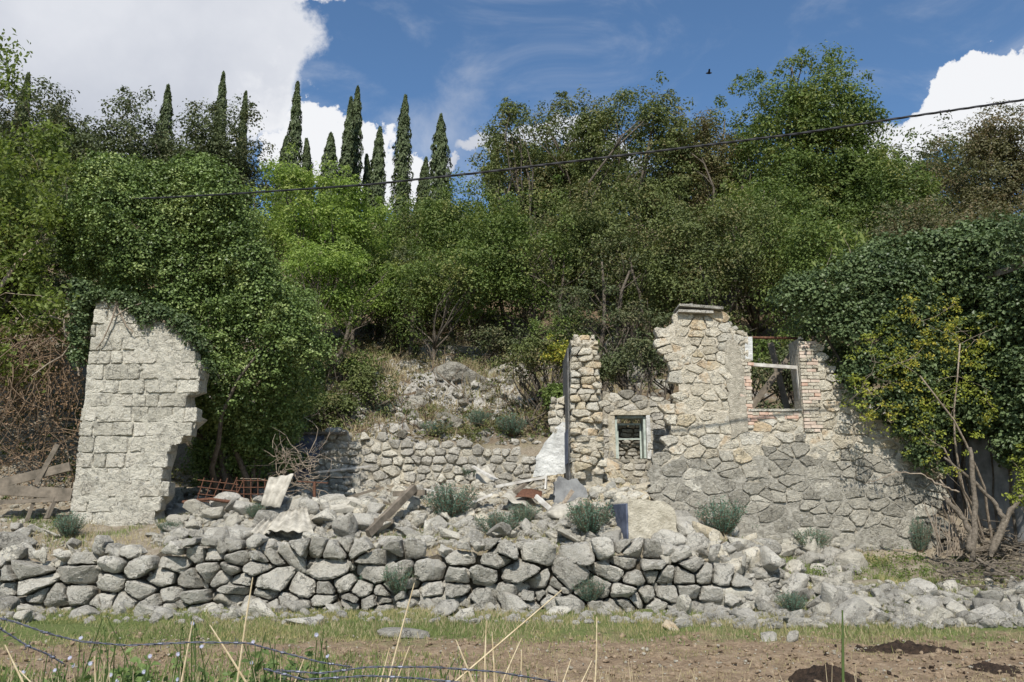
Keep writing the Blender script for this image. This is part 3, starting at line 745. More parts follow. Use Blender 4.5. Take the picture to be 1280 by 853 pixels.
# white plastered stub left of the pillar
YW = 18.4
ol = pxo([(690, 496), (707, 492), (709, 592), (668, 600), (669, 584), (676, 562), (690, 545), (684, 528), (686, 508)], YW)
t_ = thing('ruined_wall', 'low ragged stub of white plastered wall against the left side of the pillar', 'ruin', (U(690, 585, YW).x, YW, 2.0))
masonry(t_, ol, YW, .4, .24, .17, .006, .03, [M['lime_pale'], M['cream']], r=random.Random(31), core=M['mortar_pale'], rowclip=True, p=34, cham=.12, maskf=lambda c_: c_[1] > U(0, 538, YW).z)
wall_piece(t_, pxo([(692, 537), (703, 528), (709, 530), (709, 592), (666, 598), (668, 584), (675, 564), (686, 550)], YW), YW - .05, .06, M['plaster_white'], 'plaster_coat', wob=.025, step=.09)

# ---- small window wall ---------------------------------------------------------------
YS = 19.0
ol = pxo([(752, 487), (775, 490), (800, 492), (822, 500), (850, 505), (852, 600), (750, 604)], YS)
wn = (U(769, 545, YS).x, U(0, 574, YS).z, U(808, 545, YS).x, U(0, 519, YS).z)
t_ = thing('ruined_wall', 'low grey-beige back wall with a small blocked window between the pillar and the large right ruin', 'ruin', (U(800, 580, YS).x, YS, 2.3))
masonry(t_, ol, YS, .5, .30, .16, .004, .02, None, r=random.Random(41), notches=(wn,), core=None, p=40, cham=.06, skin=(M['mortar'], .015, .03, .035), matf=lambda c_, r: r.choice([M['lime'], M['lime_pale'], M['wall_grey']]), maxn=200)
e = .0
wall_piece(t_, pxo([(754, 490), (775, 493), (800, 495), (822, 503), (848, 508)], YS) + [(U(848, 545, YS).x, wn[3] + .10), (U(754, 545, YS).x, wn[3] + .10)], YS + .014, .45, M['mortar'], wob=0, step=.3)
for (xa, xb) in [(U(754, 545, YS).x, wn[0]), (wn[2], U(848, 545, YS).x)]:
    wall_piece(t_, [(xa, 2.0), (xb, 2.0), (xb, wn[3] + .098), (xa, wn[3] + .098)], YS + .016, .45, M['mortar'], wob=0, step=.5)
wall_piece(t_, [(wn[0] + .001, 2.0), (wn[2] - .001, 2.0), (wn[2] - .001, wn[1]), (wn[0] + .001, wn[1])], YS + .018, .45, M['mortar'], wob=0, step=.5)
base = t_.location
m_ = MB(); m_.box(((wn[0] + wn[2]) / 2, YS + .19, wn[3] + .06), (wn[2] - wn[0] + .22, .46, .11), wob=.01); m_.build('lintel', M['plaster_beige'], t_, tuple(-base))
m_ = MB(); m_.box((wn[0] - .075, YS + .0, (wn[1] + wn[3]) / 2), (.14, .05, wn[3] - wn[1] - .01), wob=.01); m_.build('plaster_surround', M['plaster_beige'], t_, tuple(-base))
m_ = MB(); m_.box((wn[2] + .05, YS + .0, (wn[1] + wn[3]) / 2), (.09, .05, wn[3] - wn[1] - .01), wob=.008); m_.build('plaster_surround', M['plaster_white'], t_, tuple(-base))
wf = thing('window_frame', 'pale green wooden frame inside the small window blocked with dry stones', 'window frame', ((wn[0] + wn[2]) / 2, YS + .1, wn[1]))
bs = wf.location; fx0, fx1, fz0, fz1 = wn[0] + .03, wn[2] - .03, wn[1] + .02, wn[3] - .03
for nm, c_, s_ in [('jamb', (fx0, YS + .22, (fz0 + fz1) / 2), (.05, .34, fz1 - fz0)), ('jamb', (fx1, YS + .22, (fz0 + fz1) / 2), (.05, .34, fz1 - fz0)),
                   ('head', ((fx0 + fx1) / 2, YS + .22, fz1 - .0), (fx1 - fx0 - .052, .34, .05)), ('inner_jamb', (fx0 + .06, YS + .3, (fz0 + fz1) / 2 - .07), (.035, .05, fz1 - fz0 - .16)),
                   ('inner_jamb', (fx1 - .06, YS + .3, (fz0 + fz1) / 2 - .07), (.035, .05, fz1 - fz0 - .16)), ('rail', ((fx0 + fx1) / 2, YS + .3, fz1 - .15), (fx1 - fx0 - .1, .045, .045)),
                   ('rail', ((fx0 + fx1) / 2, YS + .3, (fz0 + fz1) / 2 - .02), (fx1 - fx0 - .16, .04, .03))]:
    m_ = MB(); m_.box(c_, s_, wob=.002); m_.build(nm, M['wood_green'], wf, tuple(-bs))
t_ = thing('stone_infill', 'dark dry-laid stones blocking the small window opening behind its green frame', 'stone wall', ((fx0 + fx1) / 2, YS + .5, fz0))
masonry(t_, [(fx0 - .1, fz0 - .3), (fx1 + .1, fz0 - .3), (fx1 + .1, fz1 - .14), (fx0 - .1, fz1 - .12)], YS + .48, .25, .2, .09, .008, .03, [M['lime'], M['wall_grey']], r=random.Random(44), core=M['earth_core'], protr=.05, p=34, cham=.12)

# ---- broken block in the foreground of the rubble ----------------------------------------
YK = 15.05
t_ = thing('wall_stub', 'square broken stub of wall with beige plastered front and shaded blue-grey side among the rubble', 'ruin', (U(815, 672, YK).x, YK, 1.0))
xk0, xk1 = U(784, 640, YK).x, U(846, 640, YK).x; zk = U(800, 628, YK).z
wall_piece(t_, [(xk0, .8), (xk1 + .05, .8), (xk1 + .02, zk - .35), (xk1, zk - .12), (xk1 - .2, zk), (xk0 + .3, zk + .05), (xk0 + .05, zk + .07), (xk0, zk)], YK, 1.9, M['plaster_beige'], 'wall_body', wob=.015, step=.1)
base = t_.location
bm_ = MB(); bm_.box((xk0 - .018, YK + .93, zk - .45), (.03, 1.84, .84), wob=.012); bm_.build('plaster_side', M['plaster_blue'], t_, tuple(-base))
for i in range(26):
    k_ = random.random(); x_ = random.uniform(xk0 + .06, xk1 - .02); y_ = random.uniform(YK + .08, YK + 1.9)
    o_ = link('rubble_stone', KIT[random.choice(['cream', 'cream', 'ochre', 'pale'])].pick(), t_, (x_ - base.x, y_ - base.y, zk + .03 + .10 * (y_ - YK) - base.z), (random.random(), random.random(), random.random() * 6))
    s_ = random.uniform(.08, .17); o_.scale = (s_, s_, s_ * .8)
t_.rotation_euler.z = .23
sl = thing('plaster_slab', 'leaning grey broken wall panel propped behind the middle spurge bush', 'wall fragment', (U(712, 612, 16.6).x, 16.6, 1.6))
wall_piece(sl, pxo([(694, 636), (693, 603), (699, 596), (711, 601), (722, 598), (733, 612), (738, 638)], 16.6), 16.6, .3, M['plaster_grey'], 'panel', wob=.018, step=.07)

# ---- back terrace wall -----------------------------------------------------------------
YT = 21.7
ol = pxo([(372, 545), (420, 543), (440, 549), (462, 546), (500, 552), (540, 556), (585, 556), (620, 561), (650, 566), (672, 570), (676, 612), (368, 616)], YT)
t_ = thing('terrace_wall', 'long low terrace wall of small grey stones at the back of the ruined yard', 'stone wall', (U(520, 600, YT).x, YT, 2.2))
masonry(t_, ol, YT, .45, .30, .19, .008, .05, None, r=random.Random(51), core=M['mortar'], skin=(M['mortar'], .01, .05, .04), matf=lambda c_, r: M['lime'] if c_[0] > -2.6 and r.random() < .7 else r.choice([M['lime'], M['lime_pale']]), protr=.07, p=34, noise=.04, cham=.15, maxn=299, coreoff=.05)
base = t_.location
wall_piece(t_, pxo([(372, 545), (408, 545), (404, 560), (396, 575), (388, 590), (386, 598), (368, 598)], YT), YT - .115, .04, M['plaster_blue'], 'shade_dark_plaster', wob=.03, step=.1)  # blue plaster patch with the shade at this end put into its colour
m_ = MB(); p0 = U(368, 541, YT - .1); p1 = U(434, 543, YT - .1); m_.box((p0 + p1) / 2, ((p1 - p0).length, .2, .05), wob=.01); tag(m_.build('plank', M['wood']), 'dark plank lying on the left end of the back terrace wall', 'plank')

# ---- front dry stone wall ----------------------------------------------------------------
YD = 14.35
TOPP = [(-90, 698), (0, 692), (30, 690), (60, 706), (88, 690), (100, 678), (140, 684), (160, 690), (200, 676), (225, 684), (262, 670), (330, 676), (345, 688), (370, 672), (400, 668), (440, 672), (470, 682), (520, 678), (560, 688), (600, 678),           (625, 662), (645, 666), (658, 680), (680, 686), (700, 688), (735, 684), (770, 680), (800, 684), (850, 686), (880, 688), (905, 704), (940, 720), (965, 748), (975, 790), (500, 790), (-90, 790)]
ol = pxo(TOPP, YD)
t_ = thing('dry_stone_wall', 'dry stone retaining wall of rough grey boulders running along the grass in front', 'stone wall', (0, YD, 0))
def dcells(u0, u1, v0, v1, r):
    return cells(u0, u1, v0 - .05, v1, .33, .205, r=r, jit=.95, drop=.18, hv=(.45, 1.8), bk=2.2)
nD = masonry(t_, ol, YD, .4, .40, .30, .012, .12, [M['lime']], r=random.Random(63), cellsf=dcells, core=M['earth_core'], corein=.16, coreoff=.12, protr=.17, p=70, noise=.020, sub=4, cham=.20, tilt=.38, back=.2, maxn=270, grow=.0)
print('stones right', nR, 'dry', nD)
# chock stones lodged in the gaps
for i in range(170):
    px_ = random.uniform(-10, 940); py_ = random.uniform(690, 758); p_ = U(px_, py_, YD - .01)
    o_ = link('chock_stone', random.choice(KIT['grey'].m if random.random() < .7 else KIT['pale'].m), t_, (p_.x, random.uniform(-.05, .05), p_.z), (random.random() * 3, random.random() * 3, random.random() * 3))
    s_ = random.uniform(.045, .12); o_.scale = (s_ * 1.4, s_, s_ * .8)

random.seed(41)
for i in range(46):
    px_ = random.uniform(5, 900); k_ = [q for q in range(len(TOPP) - 1) if TOPP[q][0] <= px_ <= TOPP[q + 1][0]]
    if not k_: continue
    (xa, ya), (xb, yb_) = TOPP[k_[0]], TOPP[k_[0] + 1]; py_ = ya + (yb_ - ya) * (px_ - xa) / (xb - xa)
    s_ = random.uniform(.09, .22); p_ = U(px_, py_ + 3, YD + .12)
    o_ = link('coping_stone', KIT[random.choice(['grey', 'grey', 'pale'])].pick(), t_, (p_.x, random.uniform(-.05, .25), p_.z), (random.uniform(-.5, .5), random.uniform(-.5, .5), random.uniform(0, 6))); o_.scale = (s_ * 1.25, s_, s_ * .8)
# ---- loose stones ---------------------------------------------------------------------
def scatter(n, pxr, pyr, smin, smax, kits, label, group, name='loose_stone', sink=.25, lift=0, minpx=None, cond=None):
    """stones at rest on the ground inside a patch of the hillside"""
    done = []; tries = 0; made = []
    while len(done) < n and tries < n * 30:
        tries += 1
        px_ = random.uniform(*pxr); py_ = random.uniform(*pyr)
        if cond and not cond(px_, py_): continue
        p_ = hit(px_, py_, 9 if py_ > 700 else 14.5)
        s_ = random.choice([random.uniform(smin, (smin + smax) / 2), random.uniform(smin, smax), smax * random.uniform(.8, 1)])
        if any((p_ - q).length < (s_ + sq) * .62 for q, sq in done): continue
        done.append((p_, s_)); kt = random.choice(kits); made.append((s_, p_.x, kt, put_rock(name, kt, (p_.x, p_.y, p_.z + lift), s_, ('big ' if s_ > smin + (smax - smin) * .66 else 'middling ' if s_ > smin + (smax - smin) * .33 else 'small ') + dict(grey='grey ', pale='pale ', cream='cream-coloured ', ochre='ochre-stained ')[kt] + label, group, sink)))
    for kt in set(m_[2] for m_ in made):   # single out the extremes of each colour
        g_ = [m_ for m_ in made if m_[2] == kt]
        if len(g_) < 4: continue
        used = set(); kw = dict(grey='grey', pale='pale', cream='cream-coloured', ochre='ochre-stained')[kt]
        for key, wd in ((lambda m_: -m_[0], 'largest'), (lambda m_: m_[1], 'leftmost'), (lambda m_: -m_[1], 'rightmost'), (lambda m_: m_[0], 'smallest')):
            b_ = sorted(g_, key=key)[0]
            if id(b_) not in used: used.add(id(b_)); b_[3]['label'] = wd + ' ' + kw + ' ' + label
    return done
scatter(34, (200, 470), (634, 676), .17, .36, ['grey', 'grey', 'grey', 'pale'], 'boulder heaped between the left wall remnant and dry stone wall', 'boulders heaped beside the left wall remnant')
scatter(20, (205, 400), (618, 640), .14, .26, ['grey', 'pale'], 'stone on the heap crest below the rusty mesh', 'stones on the crest below the rusty mesh')
scatter(28, (410, 560), (592, 655), .14, .27, ['pale', 'pale', 'grey', 'cream'], 'rubble stone in the yard around the crossed beams', 'pale rubble around the crossed beams')
scatter(26, (470, 780), (655, 684), .14, .27, ['grey', 'pale'], 'stone lying on the terrace just behind the dry stone wall', 'stones on the terrace edge')
scatter(16, (560, 700), (600, 655), .12, .22, ['pale', 'cream', 'grey'], 'rubble piece among broken boards left of the stub wall', 'rubble among the broken boards')
scatter(34, (690, 835), (572, 640), .14, .28, ['cream', 'cream', 'ochre', 'pale'], 'rubble stone spilling down in front of the small window', 'cream rubble below the small window', sink=.2)
scatter(26, (840, 945), (655, 720), .17, .36, ['grey', 'pale', 'grey', 'cream'], 'stone in the tumbled right end of the dry stone wall', 'stones of the tumbled wall end')
scatter(36, (900, 1070), (688, 776), .16, .34, ['grey', 'grey', 'pale'], 'tumbled stone on the slope before the large right ruin', 'tumbled stones before the right ruin')
scatter(32, (1040, 1290), (738, 782), .15, .34, ['grey', 'pale', 'grey'], 'stone in the rock strip at the right edge of the grass', 'stones at the right edge of the grass', sink=.4)
scatter(9, (0, 110), (662, 704), .12, .22, ['grey', 'pale'], 'stone on the grassy terrace left of the tall wall remnant', 'stones on the left terrace')
scatter(38, (0, 960), (754, 776), .12, .30, ['grey', 'grey', 'pale'], 'stone half sunk in grass at the foot of the dry stone wall', 'foot stones along the dry stone wall', sink=.4)
def big(px_, py_, s_, kit, label, scale=None, rot=None, sink=.35, sub_seed=None, y0=9):
    p_ = hit(px_, py_, y0); me = None
    if sub_seed is not None: me = rock_mesh('rock', {'grey': M['lime'], 'pale': M['lime_pale'], 'cream': M['cream_ochre']}[kit], sub_seed, 4, (1, .8, .7), p=16)
    return put_rock('boulder', kit, p_, s_, label, None, sink, me, rot, 'stone', scale)
big(28, 776, .22, 'pale', 'pale pointed stone lying alone in the grass at the far left', sub_seed=301)
big(508, 797, .26, 'grey', 'flat grey stone alone on the bare path left of centre', (.36, .25, .13), (0, .05, .1), sub_seed=302)
big(384, 781, .22, 'grey', 'flat grey stone in the grass below the spurge on the wall', (.30, .2, .13), (0, 0, 0), sub_seed=303)
big(837, 787, .16, 'cream', 'small ochre stone sitting in the grass right of centre', sub_seed=304)
big(962, 800, .14, 'grey', 'left of two small grey stones close together in the right grass', sub_seed=305)
big(990, 802, .12, 'grey', 'right of two small grey stones close together in the right grass', sub_seed=306)
big(1010, 785, .24, 'pale', 'pale flat slab stone beside the tall rock at the grass edge', (.34, .2, .12), (0, .15, -.2), sub_seed=307)
big(905, 752, .55, 'pale', 'large pale rounded boulder at the base of the tumbled wall end', (.62, .4, .42), (0, .05, .1), sub_seed=308, sink=.45)
big(1045, 768, .5, 'grey', 'tall tilted grey slab rock leaning left at the grass edge', (.20, .3, .72), (.1, -.55, .2), sub_seed=309, sink=.35)
big(1065, 775, .5, 'grey', 'wide grey slab rock right of the tilted slab at the grass edge', (.42, .3, .38), (.1, -.3, .3), sub_seed=310, sink=.4)
big(885, 672, .26, 'cream', 'ochre-stained pale block at the top of the tumbled wall end', (.34, .22, .22), (0, .1, .3), sub_seed=311)
big(893, 700, .24, 'cream', 'white block with an ochre face in the tumbled wall end', (.30, .2, .24), (0, -.4, .3), sub_seed=312)
big(1190, 742, .16, 'pale', 'pale stone balanced on another stone near the branch pile', (.16, .15, .2), (0, 0, 0), sub_seed=313, sink=.1)
big(955, 690, .34, 'grey', 'grey boulder below the right spurge bush', (.44, .3, .28), (0, 0, .1), sub_seed=314)
big(288, 683, .50, 'grey', 'largest grey boulder in the heap above the dry stone wall', (.55, .3, .30), (0, .03, .05), sub_seed=315, sink=.25, y0=14.5)
big(12, 690, .34, 'grey', 'grey boulder on the left terrace at the edge of the photo', (.34, .3, .30), (0, 0, .4), sub_seed=316, sink=.1, y0=14.5)
big(513, 640, .30, 'pale', 'upright squared pale block right of the crossed beams', (.20, .2, .30), (0, .05, .2), sub_seed=317, sink=.1, y0=14.5)
big(445, 668, .38, 'grey', 'rounded grey boulder on top of the dry stone wall below the crossed beams', (.40, .3, .26), (0, .1, .1), sub_seed=318, sink=.0, y0=14.5)
# bare rock shelves on the hillside
for i, (px_, py_, a_, b_, c_) in enumerate([(500, 510, 1.3, .8, .55), (560, 480, 1.5, .9, .6), (610, 500, 1.1, .8, .4), (530, 465, 1.2, .8, .5), (590, 455, 1.4, .7, .5), (470, 520, .8, .6, .35), (640, 470, 1.0, .6, .5), (485, 482, .9, .6, .4), (555, 530, .6, .5, .35), (655, 520, .7, .5, .35), (440, 500, .8, .6, .4), (560, 440, 1.6, .8, .5)]):
    p_ = hit(px_, py_, 22.4)
    me = rock_mesh('rock', M['outcrop'], 400 + i, 4, (1, 1, 1), 16, 15, .09)
    o_ = link('rock_outcrop', me, None, (p_.x, p_.y + .5, p_.z - .1), (random.uniform(-.2, .2), random.uniform(-.25, .25), random.uniform(-.4, .4))); o_.scale = (a_ * 1.15, b_, c_ * 1.25)
    tag(o_, ['broad low rock shelf left of the hillside centre', 'large rock shelf in the middle of the dry hillside', 'rock shelf right of the hillside middle', 'high rock shelf above the left of the hillside', 'high rock shelf near the topmost rock', 'lowest left rock shelf above the terrace wall', 'rightmost high rock shelf under the dark shrubs', 'small rock shelf left of the high one', 'small rock just above the middle of the terrace wall', 'rock shelf above the right end of the terrace wall', 'leftmost rock shelf beside the shrubs', 'topmost broad rock under the trees'][i], 'rock', 'rock shelves on the hillside')
for i, (px_, py_, a_, b_, c_) in enumerate([(790, 470, 1.0, .8, .8), (820, 450, .9, .7, .9), (775, 440, 1.2, .8, .6), (830, 485, .6, .5, .5)]):
    p_ = hit(px_, py_, 22.4); me = rock_mesh('rock', M['outcrop'], 430 + i, 4, (1, 1, 1), 16, 15, .09)
    o_ = link('rock_outcrop', me, None, (p_.x, p_.y + .3, p_.z), (random.uniform(-.2, .2), random.uniform(-.25, .25), random.uniform(-.4, .4))); o_.scale = (a_, b_, c_)
    tag(o_, ['lowest wide', 'right-hand upper', 'topmost left', 'smallest right'][i] + ' dark rock in the shade behind the small window wall', 'rock', 'shaded rocks behind the small window wall')
# small rubble nobody could count
PEB = []
for q_ in range(10):
    r_ = np.random.default_rng(q_ + 700); n_ = unit(np.vstack([r_.normal(size=(12, 3)), np.eye(3), -np.eye(3)])); PEB.append(poly_rock(n_, r_.uniform(.6, 1, len(n_)), 2, 30, (1, 1, 1), .04, 2.5, q_))
def pebbles(name, label, n, mat, region, smin, smax, y0=12, cond=None):
    V = []; Fc = []; tot = 0
    for i in range(n):
        px_ = random.uniform(region[0], region[1]); py_ = random.uniform(region[2], region[3])
        if cond and not cond(px_, py_): continue
        p_ = hit(px_, py_, y0)
        s_ = smin + (smax - smin) * random.random() ** 2.2
        v_, f_ = PEB[random.randrange(10)]; q = v_ * np.array([1, random.uniform(.6, 1), random.uniform(.4, .85)]) * s_
        a_, b_, c_ = random.uniform(-.5, .5), random.uniform(-.5, .5), random.uniform(0, 6.28)
        m3 = np.array((Matrix.Rotation(c_, 3, 'Z') @ Matrix.Rotation(a_, 3, 'X') @ Matrix.Rotation(b_, 3, 'Y')))
        q = q @ m3.T + np.array([p_.x, p_.y, p_.z + s_ * .15]); Fc.append(f_ + tot); tot += len(q); V.append(q)
    return tag(link(name, fast_mesh(name, np.concatenate(V), np.concatenate(Fc), mat, False)), label, 'rubble', kind='stuff')
pebbles('rubble', 'small grey and pale rubble filling the heaps behind the dry stone wall', 1500, M['lime_pale'], (190, 860, 600, 684), .05, .16, 14.7)
pebbles('rubble', 'small grey stones between the boulders behind the dry stone wall', 1100, M['lime'], (190, 860, 612, 684), .05, .17, 14.7)
pebbles('rubble', 'small cream and ochre rubble spilling below the small window', 800, M['cream_ochre'], (670, 850, 568, 640), .05, .15, 15)
pebbles('rubble', 'cream rubble crumbs among the broken boards', 500, M['cream'], (400, 720, 592, 650), .04, .12, 15)
pebbles('gravel', 'small grey stones strewn along the right rocks and grass edge', 1500, M['lime'], (840, 1290, 690, 786), .05, .17, 11, lambda a, b_: a < 1060 or b_ > 735)
pebbles('gravel', 'small pale stones strewn along the right rocks', 700, M['lime_pale'], (850, 1290, 670, 784), .04, .14, 11, lambda a, b_: a < 1060 or b_ > 725)
pebbles('gravel', 'fine stones at the foot of the dry stone wall', 900, M['lime'], (-10, 960, 748, 780), .03, .13, 11)
pebbles('gravel', 'fine stones on the left terrace and bank', 500, M['lime_pale'], (-10, 110, 500, 700), .03, .10, 14.8)
pebbles('soil_clods', 'loose brown clods on the bare path', 1500, M['clod'], (0, 1290, 792, 860), .012, .05, 7)
pebbles('soil_clods', 'dark clods crumbled round the dug soil heaps', 120, M['dung'], (960, 1290, 805, 860), .01, .035, 7)
pebbles('gravel', 'small clods and pebbles on the bare path', 700, M['mortar'], (0, 1290, 795, 860), .008, .03, 7)
pebbles('gravel', 'broken stones strewn over the dry hillside', 600, M['outcrop'], (370, 850, 420, 560), .05, .24, 22.4)
pebbles('gravel', 'paler broken stones strewn over the dry hillside', 260, M['lime'], (380, 700, 430, 560), .05, .20, 22.4)

# ------------------------------------------------------------ foliage
def leafmesh(name, P, N, size, mat, asp=.55, fold=.25, up=None):
    """folded four-cornered leaves; up = preferred long axis"""
    n = len(P); size = np.broadcast_to(np.asarray(size, float), (n,))[:, None]
    N = unit(N); a = rng.normal(size=(n, 3)) if up is None else up + rng.normal(size=(n, 3)) * .35
    T = unit(a - N * (a * N).sum(1)[:, None]); B = np.cross(N, T)
    v = np.stack([P - T * size * .5, P + B * size * asp * .5 + N * size * fold * asp, P + T * size * .5, P - B * size * asp * .5 + N * size * fold * asp], 1).reshape(-1, 3)
    f = np.arange(n * 4).reshape(n, 4); tone = np.repeat(rng.random(n), 4)
    return fast_mesh(name, v, f, mat, False, tone)
def clump_leaves(C, rad, per, flat=.75, upb=.35, scat=.6, inner=.55):
    scat *= .72
    """leaves on the shells of many small clumps: C centres, rad radii"""
    m = len(C); D = rng.normal(size=(m * per, 3)); D = unit(D)
    flip = (D[:, 2] < -.25) & (rng.random(len(D)) < .6); D[flip, 2] *= -1
    k = rng.uniform(inner, 1.0, len(D)) ** .6
    rr = np.repeat(np.asarray(rad), per)
    off = D * (rr * k)[:, None] * np.array([1, 1, flat])
    off *= (1 + .35 * rng.normal(size=len(D)) * .5)[:, None]
    P = np.repeat(C, per, 0) + off
    N = D * .6 + np.array([0, 0, upb]) + rng.normal(size=D.shape) * scat
    return P, N
def limb(mb, a, b_, r0, r1, n=5, wob=.12, k=5):
    a = Vector(a); b_ = Vector(b_); L_ = (b_ - a).length; pts = []
    o1 = Vector((random.gauss(0, 1), random.gauss(0, 1), random.gauss(0, .5))) * wob * L_
    for i in range(n + 1):
        t_ = i / n; p_ = a.lerp(b_, t_) + o1 * math.sin(math.pi * t_) + Vector((random.gauss(0, 1), random.gauss(0, 1), random.gauss(0, 1))) * wob * .12 * L_ * (1 if 0 < i < n else 0)
        pts.append(p_)
    mb.tube(pts, [r0 + (r1 - r0) * i / n for i in range(n + 1)], k)
    return pts
def tree(label, cat, px_, Y, top, cw, bot, mat, group, leaf=.16, nc=70, per=110, name='tree', cr=.85, depth=None, lobes=3, gaps=.0, base=None, flat=.62, seed=0, multi=1, bark='bark', shape=1.0, lean=0):
    """crown centre px, depth Y, crown top/bottom px rows and half-width in px"""
    r_ = np.random.default_rng(seed + 1000); random.seed(seed)
    tp = U(px_, top, Y); bt = U(px_, bot, Y); hw = cw / F * Y * 1.13; cz = (tp.z + bt.z) / 2; hz = (tp.z - bt.z) / 2
    bx = U(px_ if base is None else base, 400, Y).x; bz = Hs(bx, Y)
    root = thing(name, label, cat, (bx, Y, bz), group)
    dp = depth or hw * .8
    # lobes: a crown is a few big rounded masses
    lob = [(np.array([tp.x, Y, cz]), 1.0)]
    C = []
    for i in range(lobes):
        a_ = r_.uniform(0, 6.28); e_ = r_.uniform(-.5, .9)
        lob.append((np.array([tp.x + math.cos(a_) * hw * .5, Y + math.sin(a_) * dp * .5, cz + e_ * hz * .5]), r_.uniform(.45, .62)))
    for i in range(nc):
        c0, s_ = lob[r_.integers(0, len(lob))]
        d = r_.normal(size=3); d /= np.linalg.norm(d); d[1] = -abs(d[1]) if r_.random() < .72 else abs(d[1])
        k = r_.uniform(.45, 1) ** .4
        zt = d[2]; wz = 1.0
        d = np.sign(d) * np.abs(d) ** .82; C.append(c0 + d * np.array([(hw - cr * .6) * wz, dp, hz - cr * .4]) * s_ * k)
    C = np.array(C); rad = r_.uniform(.55, 1.25, nc) * cr
    C[:, 2] = np.minimum(C[:, 2], tp.z - rad * .6)
    # sprigs sticking out of the crown: small clumps
    ns = nc // 2; j = r_.integers(0, nc, ns); dd = unit(C[j] - np.array([tp.x, Y, cz - hz * .4]) + r_.normal(size=(ns, 3)) * .4)
    C2 = C[j] + dd * (rad[j] * r_.uniform(.8, 1.35, ns))[:, None]
    P1, N1 = clump_leaves(C, rad, per, flat, .35, .42, .62); P2, N2 = clump_leaves(C2, rad[j] * .38, max(10, per // 4), .9, .3, .7, .2)
    P = np.concatenate([P1, P2]); N = np.concatenate([N1, N2])
    o_ = link('crown', leafmesh('crown', P - np.array([bx, Y, bz]), N, r_.uniform(.6, 1.25, len(P)) * leaf, mat), root)
    mb = MB(); fork = Vector((tp.x * .6 + bx * .4, Y, bz + (bt.z - bz) * .75 + hz * .25)) - Vector((bx, Y, bz))
    tr = max(.07, hz * .045)
    for q in range(multi):
        off = Vector((random.uniform(-.35, .35), random.uniform(-.3, .3), 0)) * (multi > 1)
        pts = limb(mb, off * .6 + Vector((0, 0, -.3)), fork + off * 2.5, tr, tr * .6, 6, .05, 7)
        for i in range(10 if multi == 1 else 4):
            c_ = C[r_.integers(0, nc)] - np.array([bx, Y, bz]); st = pts[random.choice([3, 4, 5, 6])]
            lp = limb(mb, st, c_, tr * .42, tr * .10, 5, .12, 5)
            for w_ in range(3):
                c3 = C[np.argsort(((C - np.array([bx, Y, bz]) - np.array(c_)) ** 2).sum(1))[w_ + 1]] - np.array([bx, Y, bz]); limb(mb, lp[random.choice([2, 3, 4])], c3, tr * .16, tr * .04, 3, .1, 4)
    mb.build('trunk', M[bark], root, smooth=True)
    return root
GT = 'trees of the wood on the slope'
# --- cypresses on the crest
def cypress(px_, top, bot, hwpx, Y, label, seed):
    r_ = np.random.default_rng(seed); tp = U(px_, top, Y); hw = hwpx * .84 / F * Y; bz = Hs(tp.x, Y) - .2
    root = thing('cypress', label, 'cypress', (tp.x, Y, bz), 'cypresses on the crest'); hgt = tp.z - bz
    def prof(t_):  # t 0 base .. 1 tip
        return hw * np.clip(np.minimum(1, (t_ + .05) * 6), 0, 1) * (1 - np.clip((t_ - .35) / .65, 0, 1) ** 1.7) ** .9
    wv_ = r_.uniform(.75, 1.15); ln_ = r_.uniform(-.25, .25); n = 4200; tt = r_.random(n) ** .85; an = r_.uniform(0, 6.28, n)
    lob = 1 + .16 * np.sin(an * 3 + tt * 21 + seed) + .12 * np.sin(an * 5 - tt * 34) + .10 * np.sin(tt * 60 + seed * 3)
    k = r_.uniform(.72, 1.08, n); rr = (prof(tt) * wv_ + .05) * lob * k
    P = np.stack([np.cos(an) * rr + ln_ * tt ** 2, np.sin(an) * rr, tt * hgt], 1); N = np.stack([np.cos(an), np.sin(an), np.full(n, .35)], 1) + r_.normal(size=(n, 3)) * .35
    link('foliage', leafmesh('foliage', P, N, r_.uniform(.18, .42, n), L['cypress'], .4, .2, up=np.tile([[0, 0, 1.0]], (n, 1)) + np.stack([np.cos(an), np.sin(an), 0 * an], 1) * .25), root)
    mb = MB(); zs = np.linspace(0, 1, 14); mb.tube([(ln_ * z_ ** 2, 0, z_ * hgt * .97) for z_ in zs], [max(.03, float(prof(np.array([z_]))[0]) * .6 * wv_) for z_ in zs], 9)
    mb.build('inner_boughs', L['cypress'], root, smooth=True)
    mb = MB(); mb.tube([(0, 0, -.4), (0, 0, hgt * .25)], [.16, .12], 7); mb.build('trunk', M['bark'], root)
CY = [(33, 92, 12, 'far-left cypress spire poking above the dark oaks'), (212, 107, 12, 'cypress tip rising alone above the oaks over the ivy mound'), (279, 91, 11, 'left and taller of two cypress spires over the right end of the dark oaks'), (306, 115, 10, 'right and shorter of two cypress spires over the right end of the dark oaks'),
      (372, 103, 13, 'tall cypress standing in front of the gap between two clouds, first of the middle row'), (355, 172, 8, 'small cypress tip left of the first tall cypress of the middle row'), (387, 174, 8, 'small cypress tip right of the first tall cypress of the middle row'),
      (414, 167, 14, 'broad mid-height cypress left of the twin tall cypresses'), (436, 122, 10, 'left one of the twin tall cypresses'), (445, 109, 12, 'right and taller one of the twin tall cypresses'),
      (462, 194, 7, 'slim small cypress between the twin cypresses and the white cloud'), (473, 160, 12, 'pointed mid-height cypress right of the twin tall cypresses'), (505, 120, 13, 'lone tall slender cypress against the cloud edge'),
      (529, 198, 8, 'smallest cypress between the last two tall ones'), (551, 144, 14, 'rightmost tall cypress against plain blue sky'), (619, 168, 9, 'slim cypress touching the left flank of the browning oak')]
